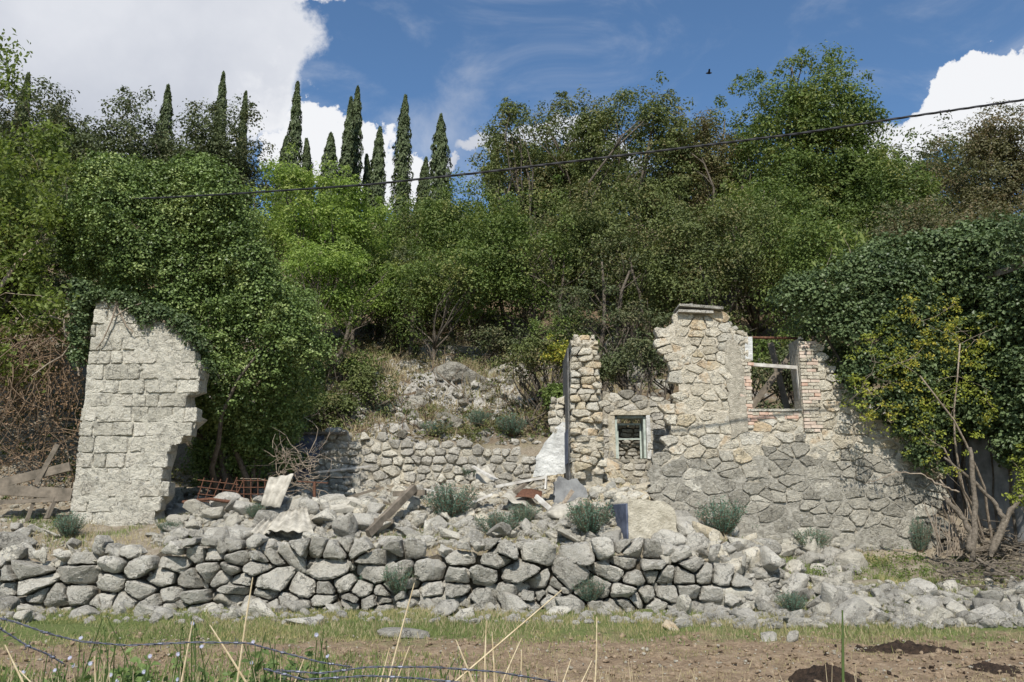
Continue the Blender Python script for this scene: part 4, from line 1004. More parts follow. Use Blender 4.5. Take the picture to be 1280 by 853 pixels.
for i, (a, b_, c_, lb) in enumerate(CY): cypress(a, b_, 300, c_, 58 + (i * 37 % 7), lb, 50 + i)
# --- wood
T = tree; s = 0
specs = [
 # label, px, Y, top, halfw, bot, mat, nc, per, leaf, extra
 ('dark holm oak at the far left top with a ragged crest', 40, 36, 108, 80, 290, 'holm', 85, 120, .19, {}),
 ('dark holm oak with a high twiggy crest left of the lone cypress tip', 135, 35, 104, 85, 300, 'holm', 90, 120, .19, {}),
 ('dark holm oak behind the top of the ivy mound', 225, 36, 132, 75, 300, 'holm', 85, 120, .19, {}),
 ('dark holm oak with loose sprays at the right end of the oak row', 300, 35, 135, 62, 300, 'holm', 80, 100, .18, {}),
 ('dark oak low behind the left tree', 90, 31, 190, 95, 420, 'holm', 80, 110, .18, {}),
 ('fresh green tree right of the ivy mound, brightest in the wood', 385, 29, 208, 72, 400, 'bright', 95, 140, .15, dict(cr=.62)),
 ('bright green shrub tree below the cypresses', 445, 30, 256, 68, 420, 'bright', 80, 130, .15, dict(cr=.6)),
 ('smaller fresh green tree low behind the ivy mound', 400, 25.5, 300, 55, 440, 'bright', 60, 120, .13, dict(cr=.5)),
 ('mid green tree under the smallest cypress', 530, 33, 248, 60, 420, 'green', 75, 120, .16, {}),
 ('mid green tree below the rightmost tall cypress', 590, 32, 228, 60, 420, 'green', 80, 120, .16, {}),
 ('shrub tree in the middle of the wood edge', 545, 28.5, 300, 62, 440, 'green', 65, 110, .14, dict(cr=.55)),
 ('browning oak with airy top left of the tallest brown oak', 662, 36, 122, 52, 390, 'olive', 110, 125, .17, dict(cr=.72)),
 ('green-topped oak between the airy oak and the tallest brown oak', 722, 37, 116, 52, 390, 'olive', 110, 125, .17, dict(cr=.75)),
 ('green tree in front of the browning oaks', 660, 30, 235, 72, 430, 'green', 95, 125, .15, {}),
 ('tallest browning oak in the centre right of the wood', 790, 35, 97, 72, 400, 'olive', 160, 130, .17, dict(cr=.78)),
 ('low browning oak before the tallest brown oak', 770, 29.5, 225, 85, 430, 'olive', 110, 125, .15, {}),
 ('dry brown tree between the brown oaks and the great green tree', 866, 35, 120, 46, 380, 'brown', 95, 115, .16, dict(cr=.65)),
 ('browning tree over the broken top of the right ruin', 875, 28.5, 250, 80, 450, 'olive', 105, 125, .14, {}),
 ('great green tree with the highest crown at right of centre', 1005, 34, 64, 76, 390, 'green', 180, 135, .18, dict(cr=.85)),
 ('tall green tree forming the left shoulder of the great green tree', 925, 35, 86, 50, 390, 'green', 120, 130, .17, dict(cr=.75)),
 ('green tree forming the right shoulder of the great green tree', 1075, 33, 108, 52, 390, 'green', 120, 130, .17, dict(cr=.75)),
 ('green flank tree low on the right of the great green tree', 1110, 31, 190, 60, 400, 'green', 105, 130, .16, {}),
 ('green flank tree on the left side of the great green tree', 935, 31, 220, 70, 430, 'green', 100, 125, .16, {}),
 ('low green tree behind the window of the right ruin', 1010, 27, 280, 78, 430, 'green', 100, 125, .14, {}),
 ('dusty grey-green tree with airy top near the right edge', 1190, 33, 132, 66, 380, 'grey', 130, 110, .15, dict(cr=.68)),
 ('dusty grey-green tree at the right edge of the photo', 1275, 32, 124, 60, 380, 'grey', 110, 110, .15, dict(cr=.68)),
 ('olive tree low before the dusty trees at right', 1180, 27, 240, 90, 400, 'grey', 95, 120, .13, {}),
 ('dark green tree in the shade under the great green tree', 1100, 27.5, 260, 65, 420, 'holm', 75, 110, .14, {}),
 ('dark bushy tree behind the low stones at the top of the hillside', 470, 32, 330, 60, 430, 'green', 60, 110, .15, {}),
 ('tree far back in the shade of the wood left of centre', 560, 40, 290, 75, 400, 'holm', 70, 100, .2, {}),
 ('tree far back in the shade of the wood in the centre', 690, 41, 190, 90, 400, 'olive', 85, 110, .2, dict(cr=1)),
 ('tree far back in the shade of the wood right of centre', 840, 41, 165, 90, 400, 'olive', 90, 110, .2, dict(cr=1)),
 ('tree far back in the shade behind the great green tree', 980, 42, 150, 95, 400, 'holm', 90, 110, .2, dict(cr=1)),
 ('tree far back in the shade near the right edge', 1150, 42, 180, 120, 400, 'holm', 95, 110, .2, dict(cr=1)),
 ('broad dark tree far behind the left oaks at the photo edge', 20, 48, 170, 120, 330, 'holm', 80, 120, .26, dict(cr=1.2)),
 ('broad dark tree far behind the ivy mound', 190, 49, 190, 130, 330, 'holm', 85, 120, .26, dict(cr=1.2)),
 ('broad dark tree at the foot of the first tall cypress', 345, 48, 262, 95, 350, 'green', 80, 120, .24, dict(cr=1.1)),
 ('broad dark tree at the foot of the twin tall cypresses', 450, 49, 285, 90, 350, 'green', 75, 120, .24, dict(cr=1.1)),
 ('broad dark tree at the foot of the last tall cypresses', 560, 48, 278, 90, 350, 'green', 75, 120, .24, dict(cr=1.1)),
 ('broad far tree showing between the browning oaks', 700, 48, 195, 110, 330, 'olive', 80, 120, .24, dict(cr=1.1)),
 ('broad far tree showing left of the great green tree', 880, 48, 215, 110, 330, 'holm', 80, 120, .24, dict(cr=1.1)),
 ('broad far tree showing right of the great green tree', 1110, 48, 190, 110, 330, 'olive', 80, 120, .24, dict(cr=1.1)),
]
for i, (lb, a, Y, tp, hw, bt, mt, nc, per, lf, kw) in enumerate(specs):
    T(lb, 'tree', a, Y, tp, hw, bt, L[mt], GT, leaf=lf * (.80 if Y < 40 else .9), nc=nc, per=int(per * (1.5 if Y < 40 else 1.1)), seed=i, **kw)
# understory shrubs and saplings
US = [(430, 27, 425, 45, 500, 'green'), (455, 25, 460, 40, 515, 'olive'), (395, 24, 480, 30, 545, 'green'), (415, 23.6, 490, 28, 540, 'olive'), (690, 25.5, 385, 50, 470, 'green'), (735, 26, 345, 52, 470, 'holm'), (665, 24.5, 425, 38, 495, 'olive'), (715, 24, 430, 30, 480, 'yellow_s'), (790, 27, 380, 40, 450, 'holm'), (765, 24, 440, 26, 480, 'holm'),
      (905, 24, 405, 45, 470, 'olive'), (960, 23, 410, 40, 500, 'green'), (1010, 22.5, 400, 45, 520, 'green'), (620, 29, 405, 40, 450, 'holm'), (505, 31, 400, 40, 440, 'holm'), (690, 23, 480, 14, 520, 'green'), (965, 20.6, 440, 42, 530, 'holm'), (812, 22.6, 418, 34, 485, 'holm')]
SL = ['shrub at the left edge of the bare hillside', 'sparse shrub left of the rock shelves', 'low shrub beside the foot of the ivy mound', 'small thin shrub above the terrace wall', 'leafy bush over the white wall stub', 'dark fine-leaved tree behind the pillar', 'thin olive bush on the hillside left of the pillar', 'yellowing twiggy bush left of the pillar top', 'dark bush above the small window wall', 'dark sprays right of the pillar top',
      'bush behind the sloping shoulder of the right ruin', 'bush seen through the left of the window gap', 'bush seen through the right of the window gap', 'dark bush under the trees at the top of the hillside', 'dark bush among trunks left of centre', 'small bright sprig on the white wall stub', 'dark shrub growing inside the ruin right behind the window gap', 'dark bush hugging the left broken edge of the large right ruin']
for i, (a, Y, tp, hw, bt, mt) in enumerate(US):
    T(SL[i], 'shrub', a, Y, tp, hw, bt, L['yellow'] if mt == 'yellow_s' else L[mt], 'shrubs at the edge of the wood', leaf=.10, nc=34, per=60, seed=100 + i, name='shrub', cr=.34, multi=3)
# bare trunks in the shade
NEAR = ['beside the right foot of the ivy mound', 'first right of the ivy mound gap', 'left of the rock shelves', 'above the left rock shelf', 'above the middle rock shelf', 'just right of the middle rock shelf', 'above the right rock shelf', 'right of the topmost rock shelf', 'left of the jagged pillar', 'over the jagged pillar', 'right of the jagged pillar', 'over the small window wall', 'left of the capped wall top', 'right of the capped wall top', 'deep in the gap above the rock shelves', 'deep in the shade left of the pillar']
for i, (a, Y, h_, lb) in enumerate([(420, 29, 3, ''), (484, 31, 3.2, ''), (512, 30, 3, ''), (535, 33, 4, ''), (572, 31, 3.4, ''), (588, 32, 4, ''), (603, 31.5, 4, ''), (640, 32, 4, ''), (705, 29, 4, ''), (742, 28, 4, ''), (778, 27, 4, ''), (812, 28, 4, ''), (835, 30, 4, ''), (905, 27, 4, ''), (555, 34, 4, ''), (660, 33, 4, '')]):
    random.seed(500 + i); x_ = U(a, 400, Y).x; bz = Hs(x_, Y); root = thing('sapling', 'thin bare young tree in the wood ' + NEAR[i], 'tree', (x_, Y, bz), 'bare stems under the wood')
    mb = MB(); lp = limb(mb, (0, 0, -.3), (random.uniform(-.8, .8), 0, h_), .10, .04, 7, .06, 6)
    for q in range(5): st = lp[random.choice([2, 3, 4, 5])]; limb(mb, st, st + Vector((random.uniform(-1.4, 1.4), random.uniform(-.8, .4), random.uniform(.4, 1.6))), .03, .008, 4, .15, 4)
    mb.build('trunk', M['bark'], root, smooth=True)
    P_, N_ = clump_leaves(np.array([[random.uniform(-1.2, 1.2), random.uniform(-.6, .6), h_ + random.uniform(-.7, .9)] for _ in range(14)]), rng.uniform(.25, .5, 14), 45)
    link('crown', leafmesh('crown', P_, N_, .12, L[random.choice(['holm', 'green', 'olive'])]), root)

# --- mass inside an outline (ivy): rounded in depth
def mass(poly_px, Y, depth, n, r0, rngs=None, frontbias=.75):
    poly = pxo(poly_px, Y); xs = [q[0] for q in poly]; zs = [q[1] for q in poly]; C = []; Rr = []
    E = np.array(resample(poly, .15))
    while len(C) < n:
        x_ = rng.uniform(min(xs), max(xs)); z_ = rng.uniform(min(zs), max(zs))
        if not inside((x_, z_), poly): continue
        e_ = math.sqrt(((E - np.array([x_, z_])) ** 2).sum(1).min())
        if e_ < r0 * .45: continue
        k = min(1, e_ / depth); hd = depth * math.sqrt(1 - (1 - k) ** 2)
        sgn = -1 if rng.random() < frontbias else 1
        C.append((x_, Y + sgn * hd * rng.uniform(.62, 1) ** .5 * 1.0, z_)); Rr.append(r0 * rng.uniform(.6, 1.3))
    return np.array(C), np.array(Rr)
def ivy(name, label, cat, poly, Y, depth, n, r0, per, leaf, mat, base, extra=None, stems=14, flat=.8):
    C, Rr = mass(poly, Y, depth, n, r0); b_ = Vector(base)
    if extra: C[:, 1] += extra(C)
    if name == 'ivy_mound':   # ragged outer sprays
        js = rng.integers(0, len(C), 260); C = np.concatenate([C, C[js] + unit(rng.normal(size=(260, 3)) + np.array([0, -.6, .5])) * rng.uniform(.25, .5, 260)[:, None]]); Rr = np.concatenate([Rr, rng.uniform(.08, .18, 260)])
    root = thing(name, label, cat, base)
    P, N = clump_leaves(C, Rr, per, flat, .35, .5, .6); P = P - np.array(base)
    link('leaves', leafmesh('leaves', P, N, rng.uniform(.6, 1.3, len(P)) * leaf, mat, .8, .18), root)
    mb = MB()
    for i in range(stems):
        c_ = C[rng.integers(0, len(C))]; limb(mb, (random.uniform(-.4, .4), random.uniform(.3, .9), -.2), Vector(c_) - b_ + Vector((0, .6, 0)), .08, .015, 7, .08, 5)
    mb.build('stems', M['bark'], root, smooth=True)
    return root
ivy('ivy_mound', 'huge domed ivy mound smothering a tree beside the left wall remnant', 'ivy',
    [(80, 300), (92, 268), (130, 240), (165, 222), (205, 212), (250, 208), (285, 220), (318, 246), (335, 285), (345, 325), (365, 350), (385, 375), (408, 400), (418, 430), (412, 460), (392, 490), (372, 520), (358, 555), (345, 590), (300, 604), (235, 606), (222, 580),
     (232, 550), (250, 500), (250, 450), (232, 412), (195, 396), (150, 384), (120, 380), (108, 360), (92, 335)], 18.9, 1.9, 1050, .33, 165, .064, L['ivy'], (U(290, 600, 18.9).x, 18.9, 1.7), extra=lambda C: 1.5 * sm(-C[:, 2], -4.6, -2.9) - .5 * np.sin(C[:, 0] * 2.3 + C[:, 2] * 1.1) * sm(C[:, 2], 3.5, 5))
ivy('ivy', 'dark ivy fringe hanging over the top edge of the left wall remnant', 'ivy', [(110, 372), (125, 366), (170, 372), (240, 400), (256, 430), (262, 470), (250, 455), (238, 425), (215, 408), (192, 404), (184, 420), (178, 402), (150, 384), (118, 382)], YL + .15, .35, 110, .13, 60, .06, L['ivy_dark'], (U(200, 400, YL).x, YL + .5, 4.5), stems=5)
ivy('ivy', 'leafy ivy column growing up the left edge of the left wall remnant', 'ivy', [(98, 350), (118, 360), (116, 410), (108, 450), (102, 480), (94, 460), (96, 400)], YL + .3, .3, 70, .16, 60, .07, L['ivy_dark'], (U(96, 560, YL).x, YL + .3, 2.0), stems=4)
ivy('ivy', 'dark ivy blanket hanging over the right shoulder of the large right ruin', 'ivy',
    [(962, 372), (975, 355), (1010, 340), (1060, 322), (1100, 318), (1140, 330), (1160, 380), (1175, 450), (1165, 520), (1165, 590), (1146, 600), (1120, 570), (1085, 530), (1060, 520), (1040, 480), (1045, 462), (1020, 430), (990, 405), (965, 392)], YR + .1, .75, 380, .24, 110, .075, L['ivy_dark'], (U(1150, 600, YR + .3).x, YR + .9, 1.2), stems=2)
A_ = np.array([9.35, 18.6, 0]); B_ = np.array([10.7, 13.8, 0]); dw = (B_ - A_) / np.linalg.norm(B_ - A_); nw = np.array([-abs(dw[1]), -abs(dw[0]), 0])
Ci = []; Ri = []
while len(Ci) < 900:
    u_ = rng.uniform(-.5, 5.3); z_ = rng.uniform(2.5, 7.1); low = 2.95 + .5 * math.sin(u_ * 2.1) + .3 * math.sin(u_ * 5)
    if z_ < low: continue
    if 1.15 < u_ < 1.5 and 4.1 < z_ < 5.6: continue
    if z_ > 6.1 and u_ > 2.4 and rng.random() < .75: continue
    Ci.append(A_ + dw * u_ + nw * rng.uniform(.05, .55) + np.array([0, 0, z_])); Ri.append(rng.uniform(.13, .34))
Cx, Rx = mass([(1040, 330), (1080, 312), (1120, 300), (1180, 292), (1230, 282), (1262, 280), (1262, 330), (1215, 360), (1190, 470), (1165, 520), (1165, 400), (1130, 350), (1060, 345)], 17.6, .9, 230, .27)
Ci = np.concatenate([np.array(Ci), Cx]); Ri = np.concatenate([np.array(Ri), Rx]); b_ = np.array([9.3, 18.3, 1.2])
root = thing('ivy', 'thick ivy covering the roofline and side of the plastered building at the right edge', 'ivy', tuple(b_))
P, N = clump_leaves(Ci, Ri, 95, .8, .35, .5, .6); link('leaves', leafmesh('leaves', P - b_, N, rng.uniform(.6, 1.3, len(P)) * .085, L['ivy_dark'], .8, .18), root)
mb = MB()
for i in range(14):
    u_ = rng.uniform(0, 4.6); p0 = A_ + dw * u_ + nw * .06; limb(mb, tuple(p0 + np.array([0, 0, .4]) - b_), tuple(p0 + dw * rng.uniform(-.5, .5) + np.array([0, 0, rng.uniform(3, 6)]) - b_), .035, .012, 8, .05, 5)
mb.build('stems', M['bark'], root, smooth=True)
# long-leaved shoots over the ivy
def shoots(label, pts, Y, mat, leaf, per=26, name='shoots', cat='shrub', basez=None, asp=.4):
    b_ = U(pts[0][0], pts[0][1] + 60, Y); root = thing(name, label, cat, tuple(b_)); mb = MB(); P = []; N = []
    for (a, c_) in pts:
        e_ = U(a, c_, Y + random.uniform(-.5, .5)); lp = limb(mb, (random.uniform(-.3, .3), 0, 0), e_ - b_, .02, .006, 6, .1, 4)
        for q in range(per):
            i = random.randrange(2, len(lp) - 1); p_ = lp[i].lerp(lp[i + 1], random.random()); P.append(np.array(p_) + rng.normal(size=3) * leaf * .7); N.append(rng.normal(size=3) * .6 + np.array([0, -.3, .6]))
    link('leaves', leafmesh('leaves', np.array(P), np.array(N), leaf * rng.uniform(.7, 1.2, len(P)), mat, asp, .2, up=np.tile([[0, 0, -.9]], (len(P), 1))), root); mb.build('stems', M['bark_pale'], root)
random.seed(77)
shoots('pale long-leaved shoots standing up behind the ivy over the right ruin', [(1040, 310), (1055, 298), (1072, 290), (1088, 300), (1066, 320), (1102, 330), (1048, 335)], 19.5, L['mulb'], .22, 24)
shoots('yellowish long-leaved shoots right of the pale ones over the ivy', [(1122, 310), (1135, 300), (1150, 306), (1118, 325), (1160, 318)], 19.0, L['mulb'], .20, 24)
# yellow-green bush in front of the right wall
def airy(label, name, cat, basep, cl, mat, leaf, n_per, r0, stems_r, bark='bark_pale', group=None, forks=None):
    root = thing(name, label, cat, tuple(basep), group); mb = MB(); C = np.array([tuple(c_) for c_ in cl]); b_ = np.array(tuple(basep))
    P, N = clump_leaves(C, np.full(len(C), r0) * rng.uniform(.6, 1.3, len(C)), n_per, .8, .3, .7, .1)
    link('leaves', leafmesh('leaves', P - b_, N, leaf * rng.uniform(.6, 1.3, len(P)), mat, .55, .2), root)
    fk = []
    for f_ in forks:
        lp = limb(mb, (0, 0, -.1), Vector(f_) - Vector(basep), stems_r, stems_r * .45, 8, .05, 7); fk += lp[4:]
    for c_ in C[::4]:
        c2 = Vector(c_ - b_); st = min(fk, key=lambda q: (q - c2).length + random.random() * .5); fk.append(st.lerp(c2, .6)); limb(mb, st, c2, stems_r * .14, .003, 4, .10, 4)
    mb.build('stems', M[bark], root, smooth=True); return root
yb = hit(1238, 694, 14.6); cl = []
random.seed(5)
YBp = [(1150, 395), (1130, 420), (1170, 380), (1195, 400), (1215, 420), (1235, 455), (1225, 490), (1110, 440), (1085, 460), (1072, 490), (1100, 500), (1130, 480), (1160, 450), (1190, 440), (1180, 480), (1150, 500), (1170, 520), (1205, 500), (1195, 540), (1140, 540), (1165, 560), (1185, 575), (1110, 470), (1090, 430), (1140, 450), (1080, 515), (1120, 520), (1210, 455), (1240, 430), (1175, 415), (1155, 425), (1105, 415), (1230, 520), (1145, 375)]
for a, c_ in YBp:
    for q in range(6): cl.append(U(a + random.gauss(0, 15), c_ + random.gauss(0, 13), 16.15 + random.gauss(0, .25)))
fk = [U(1180, 560, 15.7), U(1150, 470, 15.7), U(1200, 430, 15.8), U(1175, 600, 15.5)]
airy('yellow-green airy bush with thin stems in front of the right end of the large ruin', 'bush', 'bush', yb, cl, L['yellow'], .058, 27, .16, .03, forks=fk)
airy('leafy sprig entering at the right edge below the plastered wall', 'bush', 'bush', hit(1300, 700, 14.6), [U(1276 + random.gauss(0, 8), 600 + random.gauss(0, 22), 15.6) for _ in range(20)], L['yellow'], .060, 40, .13, .03, forks=[U(1280, 640, 15.6)])
# big bare limbs around it
mb_l = [('thick bare limb leaning left from the foot of the yellow-green bush', [(1238, 692), (1255, 650), (1246, 632), (1215, 600), (1180, 572)], [.09, .08, .07, .05, .03]),
        ('crooked cut limb rising to the right edge beside the yellow-green bush', [(1238, 695), (1258, 650), (1275, 622), (1300, 600)], [.09, .08, .07, .06]),
        ('bent old trunk left of the yellow-green bush', [(1212, 690), (1214, 670), (1205, 650), (1186, 628), (1178, 616)], [.10, .09, .08, .07, .05]),
        ('upright grey trunk against the plastered wall', [(1215, 700), (1218, 650), (1216, 600), (1212, 560)], [.09, .09, .08, .06]),
        ('pale curved twig arching over the right wall foot', [(1200, 616), (1175, 606), (1150, 592), (1120, 590), (1100, 600), (1080, 605)], [.03, .028, .022, .018, .014, .008])]
for lb, pts, rr in mb_l:
    q_ = [U(a, c_, 15.5 + .05 * i) for i, (a, c_) in enumerate(pts)]; w_ = []; r2 = []
    for i in range(len(q_) - 1):
        for k_ in range(5): w_.append(q_[i].lerp(q_[i + 1], k_ / 5) + Vector((random.gauss(0, .012), random.gauss(0, .012), random.gauss(0, .012)))); r2.append((rr[i] + (rr[i + 1] - rr[i]) * k_ / 5) * .56 * random.uniform(.88, 1.15))
    w_.append(q_[-1]); r2.append(rr[-1] * .6); mb = MB(); mb.tube(w_, r2, 9); tag(mb.build('dead_branch', M['bark_pale'] if 'pale' in lb else M['bark_mid'], smooth=True), lb, 'branch')

# left big-leaved tree, closer to the camera
bl = Vector((-12.2, 17.4, Hs(-12.2, 17.4))); cl = []
random.seed(15)
for i in range(230):
    px_ = random.uniform(-120, 95); py_ = random.uniform(165, 480)
    lim = 40 + 60 * math.sin((py_ - 60) / 420 * 3.14)
    if px_ > lim + random.gauss(0, 8): continue
    cl.append(U(px_, py_, 17.5 + random.gauss(0, .45)))
for a, c_ in [(8, 62), (12, 75), (6, 90), (14, 100), (18, 118), (4, 110)]: cl.append(U(a, c_, 17.4))
airy('large-leaved tree with yellowish foliage reaching in from the left edge', 'tree', 'tree', bl, cl, L['mulb'], .12, 62, .42, .09, bark='bark_pale', forks=[U(-60, 200, 17.4), U(0, 330, 17.4), U(50, 300, 17.5), U(-40, 400, 17.4)])
# dark shrubs behind it
T('dark tree in the shade behind the large-leaved tree at left', 'tree', 40, 20, 250, 75, 480, L['holm'], GT, leaf=.12, nc=110, per=130, seed=201, cr=.5)
T('dark shrubby tree at the far left edge above the dead vines', 'tree', -30, 19, 180, 85, 440, L['green'], GT, leaf=.12, nc=110, per=130, seed=202, cr=.5)
T('dark tree filling the gap behind the left wall remnant', 'tree', 110, 23, 250, 60, 440, L['holm'], GT, leaf=.12, nc=90, per=120, seed=203, cr=.5)

# dead vines tangle on the left bank
random.seed(9)
mb = MB()
for i in range(150):
    a0 = random.uniform(-30, 100); c0 = random.uniform(395, 470); Yv = 17.4 + random.uniform(-.4, 1.2)
    p0 = U(a0, c0, Yv); p1 = U(a0 - random.uniform(-20, 130), c0 + random.uniform(40, 180), Yv - random.uniform(0, .6)); limb(mb, p0, p1, random.uniform(.006, .013), .004, 8, .22, 4)
for i in range(120):
    a0 = random.uniform(-20, 95); c0 = random.uniform(420, 620); Yv = 17.2 + random.uniform(-.3, .9); p0 = U(a0, c0, Yv)
    limb(mb, p0, p0 + Vector((random.gauss(0, .5), random.gauss(0, .2), random.gauss(0, .35))), .010, .004, 4, .25, 4)
tag(mb.build('dead_vines', M['vine']), 'tangle of dry brown vines tumbling down the left bank', 'vines', kind='stuff')
P = []; N = []
for i in range(2600):
    p_ = U(random.uniform(-30, 104), random.choice([random.uniform(400, 520), random.uniform(430, 640)]), 17.3 + random.uniform(-.2, .9)); P.append(tuple(p_)); N.append((random.gauss(0, 1), -1, random.gauss(.5, 1)))
tag(link('dead_leaves', leafmesh('dead_leaves', np.array(P), np.array(N), .07, L['dead'], .5)), 'curled dry leaves caught in the vine tangle', 'leaves', kind='stuff')
for pts, r_, lb in [([(62, 395), (80, 400), (82, 420), (92, 425), (95, 445), (99, 470)], .022, 'pale forked dead branch above the vines beside the left wall remnant'), ([(92, 425), (78, 445), (60, 455), (40, 470)], .016, 'pale dead twig bending left over the vine tangle')]:
    mb = MB(); mb.tube([U(a, c_, 16.7) for a, c_ in pts], r_, 6); tag(mb.build('dead_branch', M['bark_pale']), lb, 'branch')
# timber fence remains on the left
for a, c_, th, lb in [((-10, 607), (88, 583), .17, 'upper grey weathered board of the broken fence at left'), ((-10, 612), (90, 618), .20, 'wide lower board of the broken fence at left'), ((-5, 628), (88, 624), .08, 'thin dark rail of the broken fence at left'), ((44, 606), (72, 556), .09, 'slanting post of the broken fence at left'), ((58, 648), (70, 622), .06, 'short stake below the broken fence at left'), ((30, 660), (44, 622), .05, 'thin stake at the left end of the broken fence')]:
    p0 = U(*a, 16.5); p1 = U(*c_, 16.6); d_ = p1 - p0; mb = MB(); q = d_.to_track_quat('X', 'Z').to_matrix(); mb.box((p0 + p1) / 2, (d_.length, .05, th), q, wob=.012)
    tag(mb.build('fence_board', M['wood']), lb, 'board')

# ---- debris: sheets, beams, mesh ---------------------------------------------------------
def sheet(name, label, corners, waves, amp, mat, thick=.012):
    a, b_, c_, d_ = [Vector(q) for q in corners]; n = (b_ - a).cross(d_ - a).normalized(); NU, NV = 40, 6; V = []; Fc = []
    for s_ in (0, 1):
        for j in range(NV + 1):
            for i in range(NU + 1):
                u, v = i / NU, j / NV; p_ = a.lerp(b_, u).lerp(d_.lerp(c_, u), v) + n * (amp * math.sin(u * waves * 6.283) + s_ * thick + .02 * math.sin(v * 3 + u * 2)); V.append(tuple(p_))
    st = (NU + 1) * (NV + 1)
    for j in range(NV):
        for i in range(NU):
            q = j * (NU + 1) + i; Fc.append((q, q + 1, q + NU + 2, q + NU + 1)); Fc.append((st + q + NU + 1, st + q + NU + 2, st + q + 1, st + q))
    for i in range(NU): q = i; Fc.append((q, st + q, st + q + 1, q + 1)); q = NV * (NU + 1) + i; Fc.append((q + 1, st + q + 1, st + q, q))
    for j in range(NV): q = j * (NU + 1); Fc.append((q + NU + 1, st + q + NU + 1, st + q, q)); q += NU; Fc.append((q, st + q, st + q + NU + 1, q + NU + 1))
    me = bpy.data.meshes.new(name); me.from_pydata(V, [], Fc); me.materials.append(mat); me.update(); me.polygons.foreach_set('use_smooth', np.full(len(me.polygons), True)); return tag(link(name, me), label, 'roof sheet')
sheet('roof_sheet', 'curled corrugated roof sheet standing upright on the left rubble heap', [U(326, 632, 15.7), U(350, 636, 15.7), U(367, 592, 15.9), U(336, 598, 16.0)], 2.5, .018, M['fibre'])
sheet('roof_sheet', 'corrugated roof sheet lying flat on the left rubble heap', [U(334, 664, 15.05), U(392, 668, 15.0), U(383, 632, 15.9), U(352, 640, 15.9)], 4, .018, M['fibre'])
sheet('roof_sheet', 'smaller corrugated sheet fragment left of the flat one', [U(312, 668, 15.0), U(336, 670, 15.0), U(345, 648, 15.6), U(330, 650, 15.6)], 2.5, .025, M['fibre'])
sheet('roof_sheet', 'broken roof sheet propped among boards behind the largest spurge bush', [U(594, 606, 18.2), U(622, 602, 18.2), U(612, 583, 18.6), U(596, 582, 18.6)], 1.5, .04, M['fibre'])
sheet('roof_sheet', 'pale curved sheet lying under the rusty plate in the middle rubble', [U(626, 622, 16.6), U(668, 640, 16.4), U(676, 630, 17.2), U(640, 612, 17.3)], 2, .03, M['fibre'])
sheet('rusty_plate', 'rusty reddish metal plate in the middle rubble', [U(644, 622, 16.7), U(676, 628, 16.6), U(678, 614, 17.2), U(654, 612, 17.2)], .5, .03, M['rust'])['category'] = 'metal plate'
def beam(a, c_, Ya, Yc, w_, h_, mat, lb, name='beam', cat='beam'):
    p0 = U(*a, Ya); p1 = U(*c_, Yc); d_ = p1 - p0; mb = MB(); mb.box((p0 + p1) / 2, (d_.length, w_, h_), d_.to_track_quat('X', 'Z').to_matrix(), wob=.008); return tag(mb.build(name, mat), lb, cat)
beam((460, 667), (518, 610), 15.3, 16.4, .10, .13, M['wood'], 'dark squared beam slanting up to the right in the middle rubble')
beam((492, 618), (532, 616), 16.6, 16.4, .1, .10, M['wood'], 'short horizontal beam touching the upper end of the slanting beam')
beam((452, 650), (492, 652), 15.7, 15.7, .08, .08, M['wood'], 'thin horizontal beam crossing behind the slanting beam')
beam((395, 591), (465, 583), 19.5, 20.5, .06, .05, M['wood_pale'], 'long thin pole lying before the left part of the back terrace wall', 'pole', 'pole')
beam((618, 609), (681, 597), 17.2, 17.4, .3, .05, M['wood_pale'], 'wide pale board tilted up to the right in the middle rubble', 'board', 'board')
beam((620, 600), (592, 584), 17.7, 18.2, .10, .04, M['wood_pale'], 'pale board leaning left before the back terrace wall', 'board', 'board')
beam((670, 620), (694, 642), 16.5, 16.2, .05, .08, M['wood_pale'], 'pale lath slanting down to the right by the rusty plate', 'lath', 'board')
beam((682, 612), (683, 595), 16.9, 17.0, .04, .06, M['wood_pale'], 'short upright lath at the right end of the wide tilted board', 'lath', 'board')
beam((704, 630), (716, 613), 16.2, 16.2, .05, .07, M['bark_pale'], 'short pale stick left of the leaning grey panel', 'stick', 'stick')
beam((640, 618), (662, 600), 17.0, 17.3, .08, .07, M['wood'], 'dark short beam under the wide pale board')
for i, (a, c_, l_, an, tl, mt, lb) in enumerate([(432, 640, .7, .5, .3, 'fibre', 'pale stone-like slab tilted in the rubble left of the crossed beams'), (548, 628, .6, -.4, .35, 'lime_pale', 'tilted pale slab left of the largest spurge bush'), (585, 640, .5, .8, .2, 'plaster_beige', 'beige plaster slab between the largest spurge bush and the next one'),
        (700, 648, .7, .1, .25, 'fibre', 'flat pale panel lying before the rusty plate'), (668, 600, .5, -.6, .6, 'plaster_beige', 'beige plaster chunk standing at the foot of the white wall stub'), (756, 590, .6, .3, .4, 'cream', 'large cream block at the foot of the small window'), (800, 618, .6, -.3, .3, 'cream', 'flat cream block right above the wall stub'),
        (830, 600, .7, .2, .2, 'lime', 'large grey block leaning on the left edge of the right ruin'), (735, 606, .5, .9, .5, 'cream', 'tilted cream block right of the leaning grey panel'), (505, 600, .5, .2, .3, 'lime_pale', 'pale block lying before the back terrace wall')]):
    p_ = hit(a, c_, 14.8); me = rock_mesh('slab', M[mt], 800 + i, 4, (1, .75, .28), 6, 70, .015); o_ = link('broken_slab', me, None, (p_.x, p_.y, p_.z + .12), (tl, -tl * .6, an)); o_.scale = (l_ * .55, l_ * .55, l_ * .55); tag(o_, lb, 'slab')
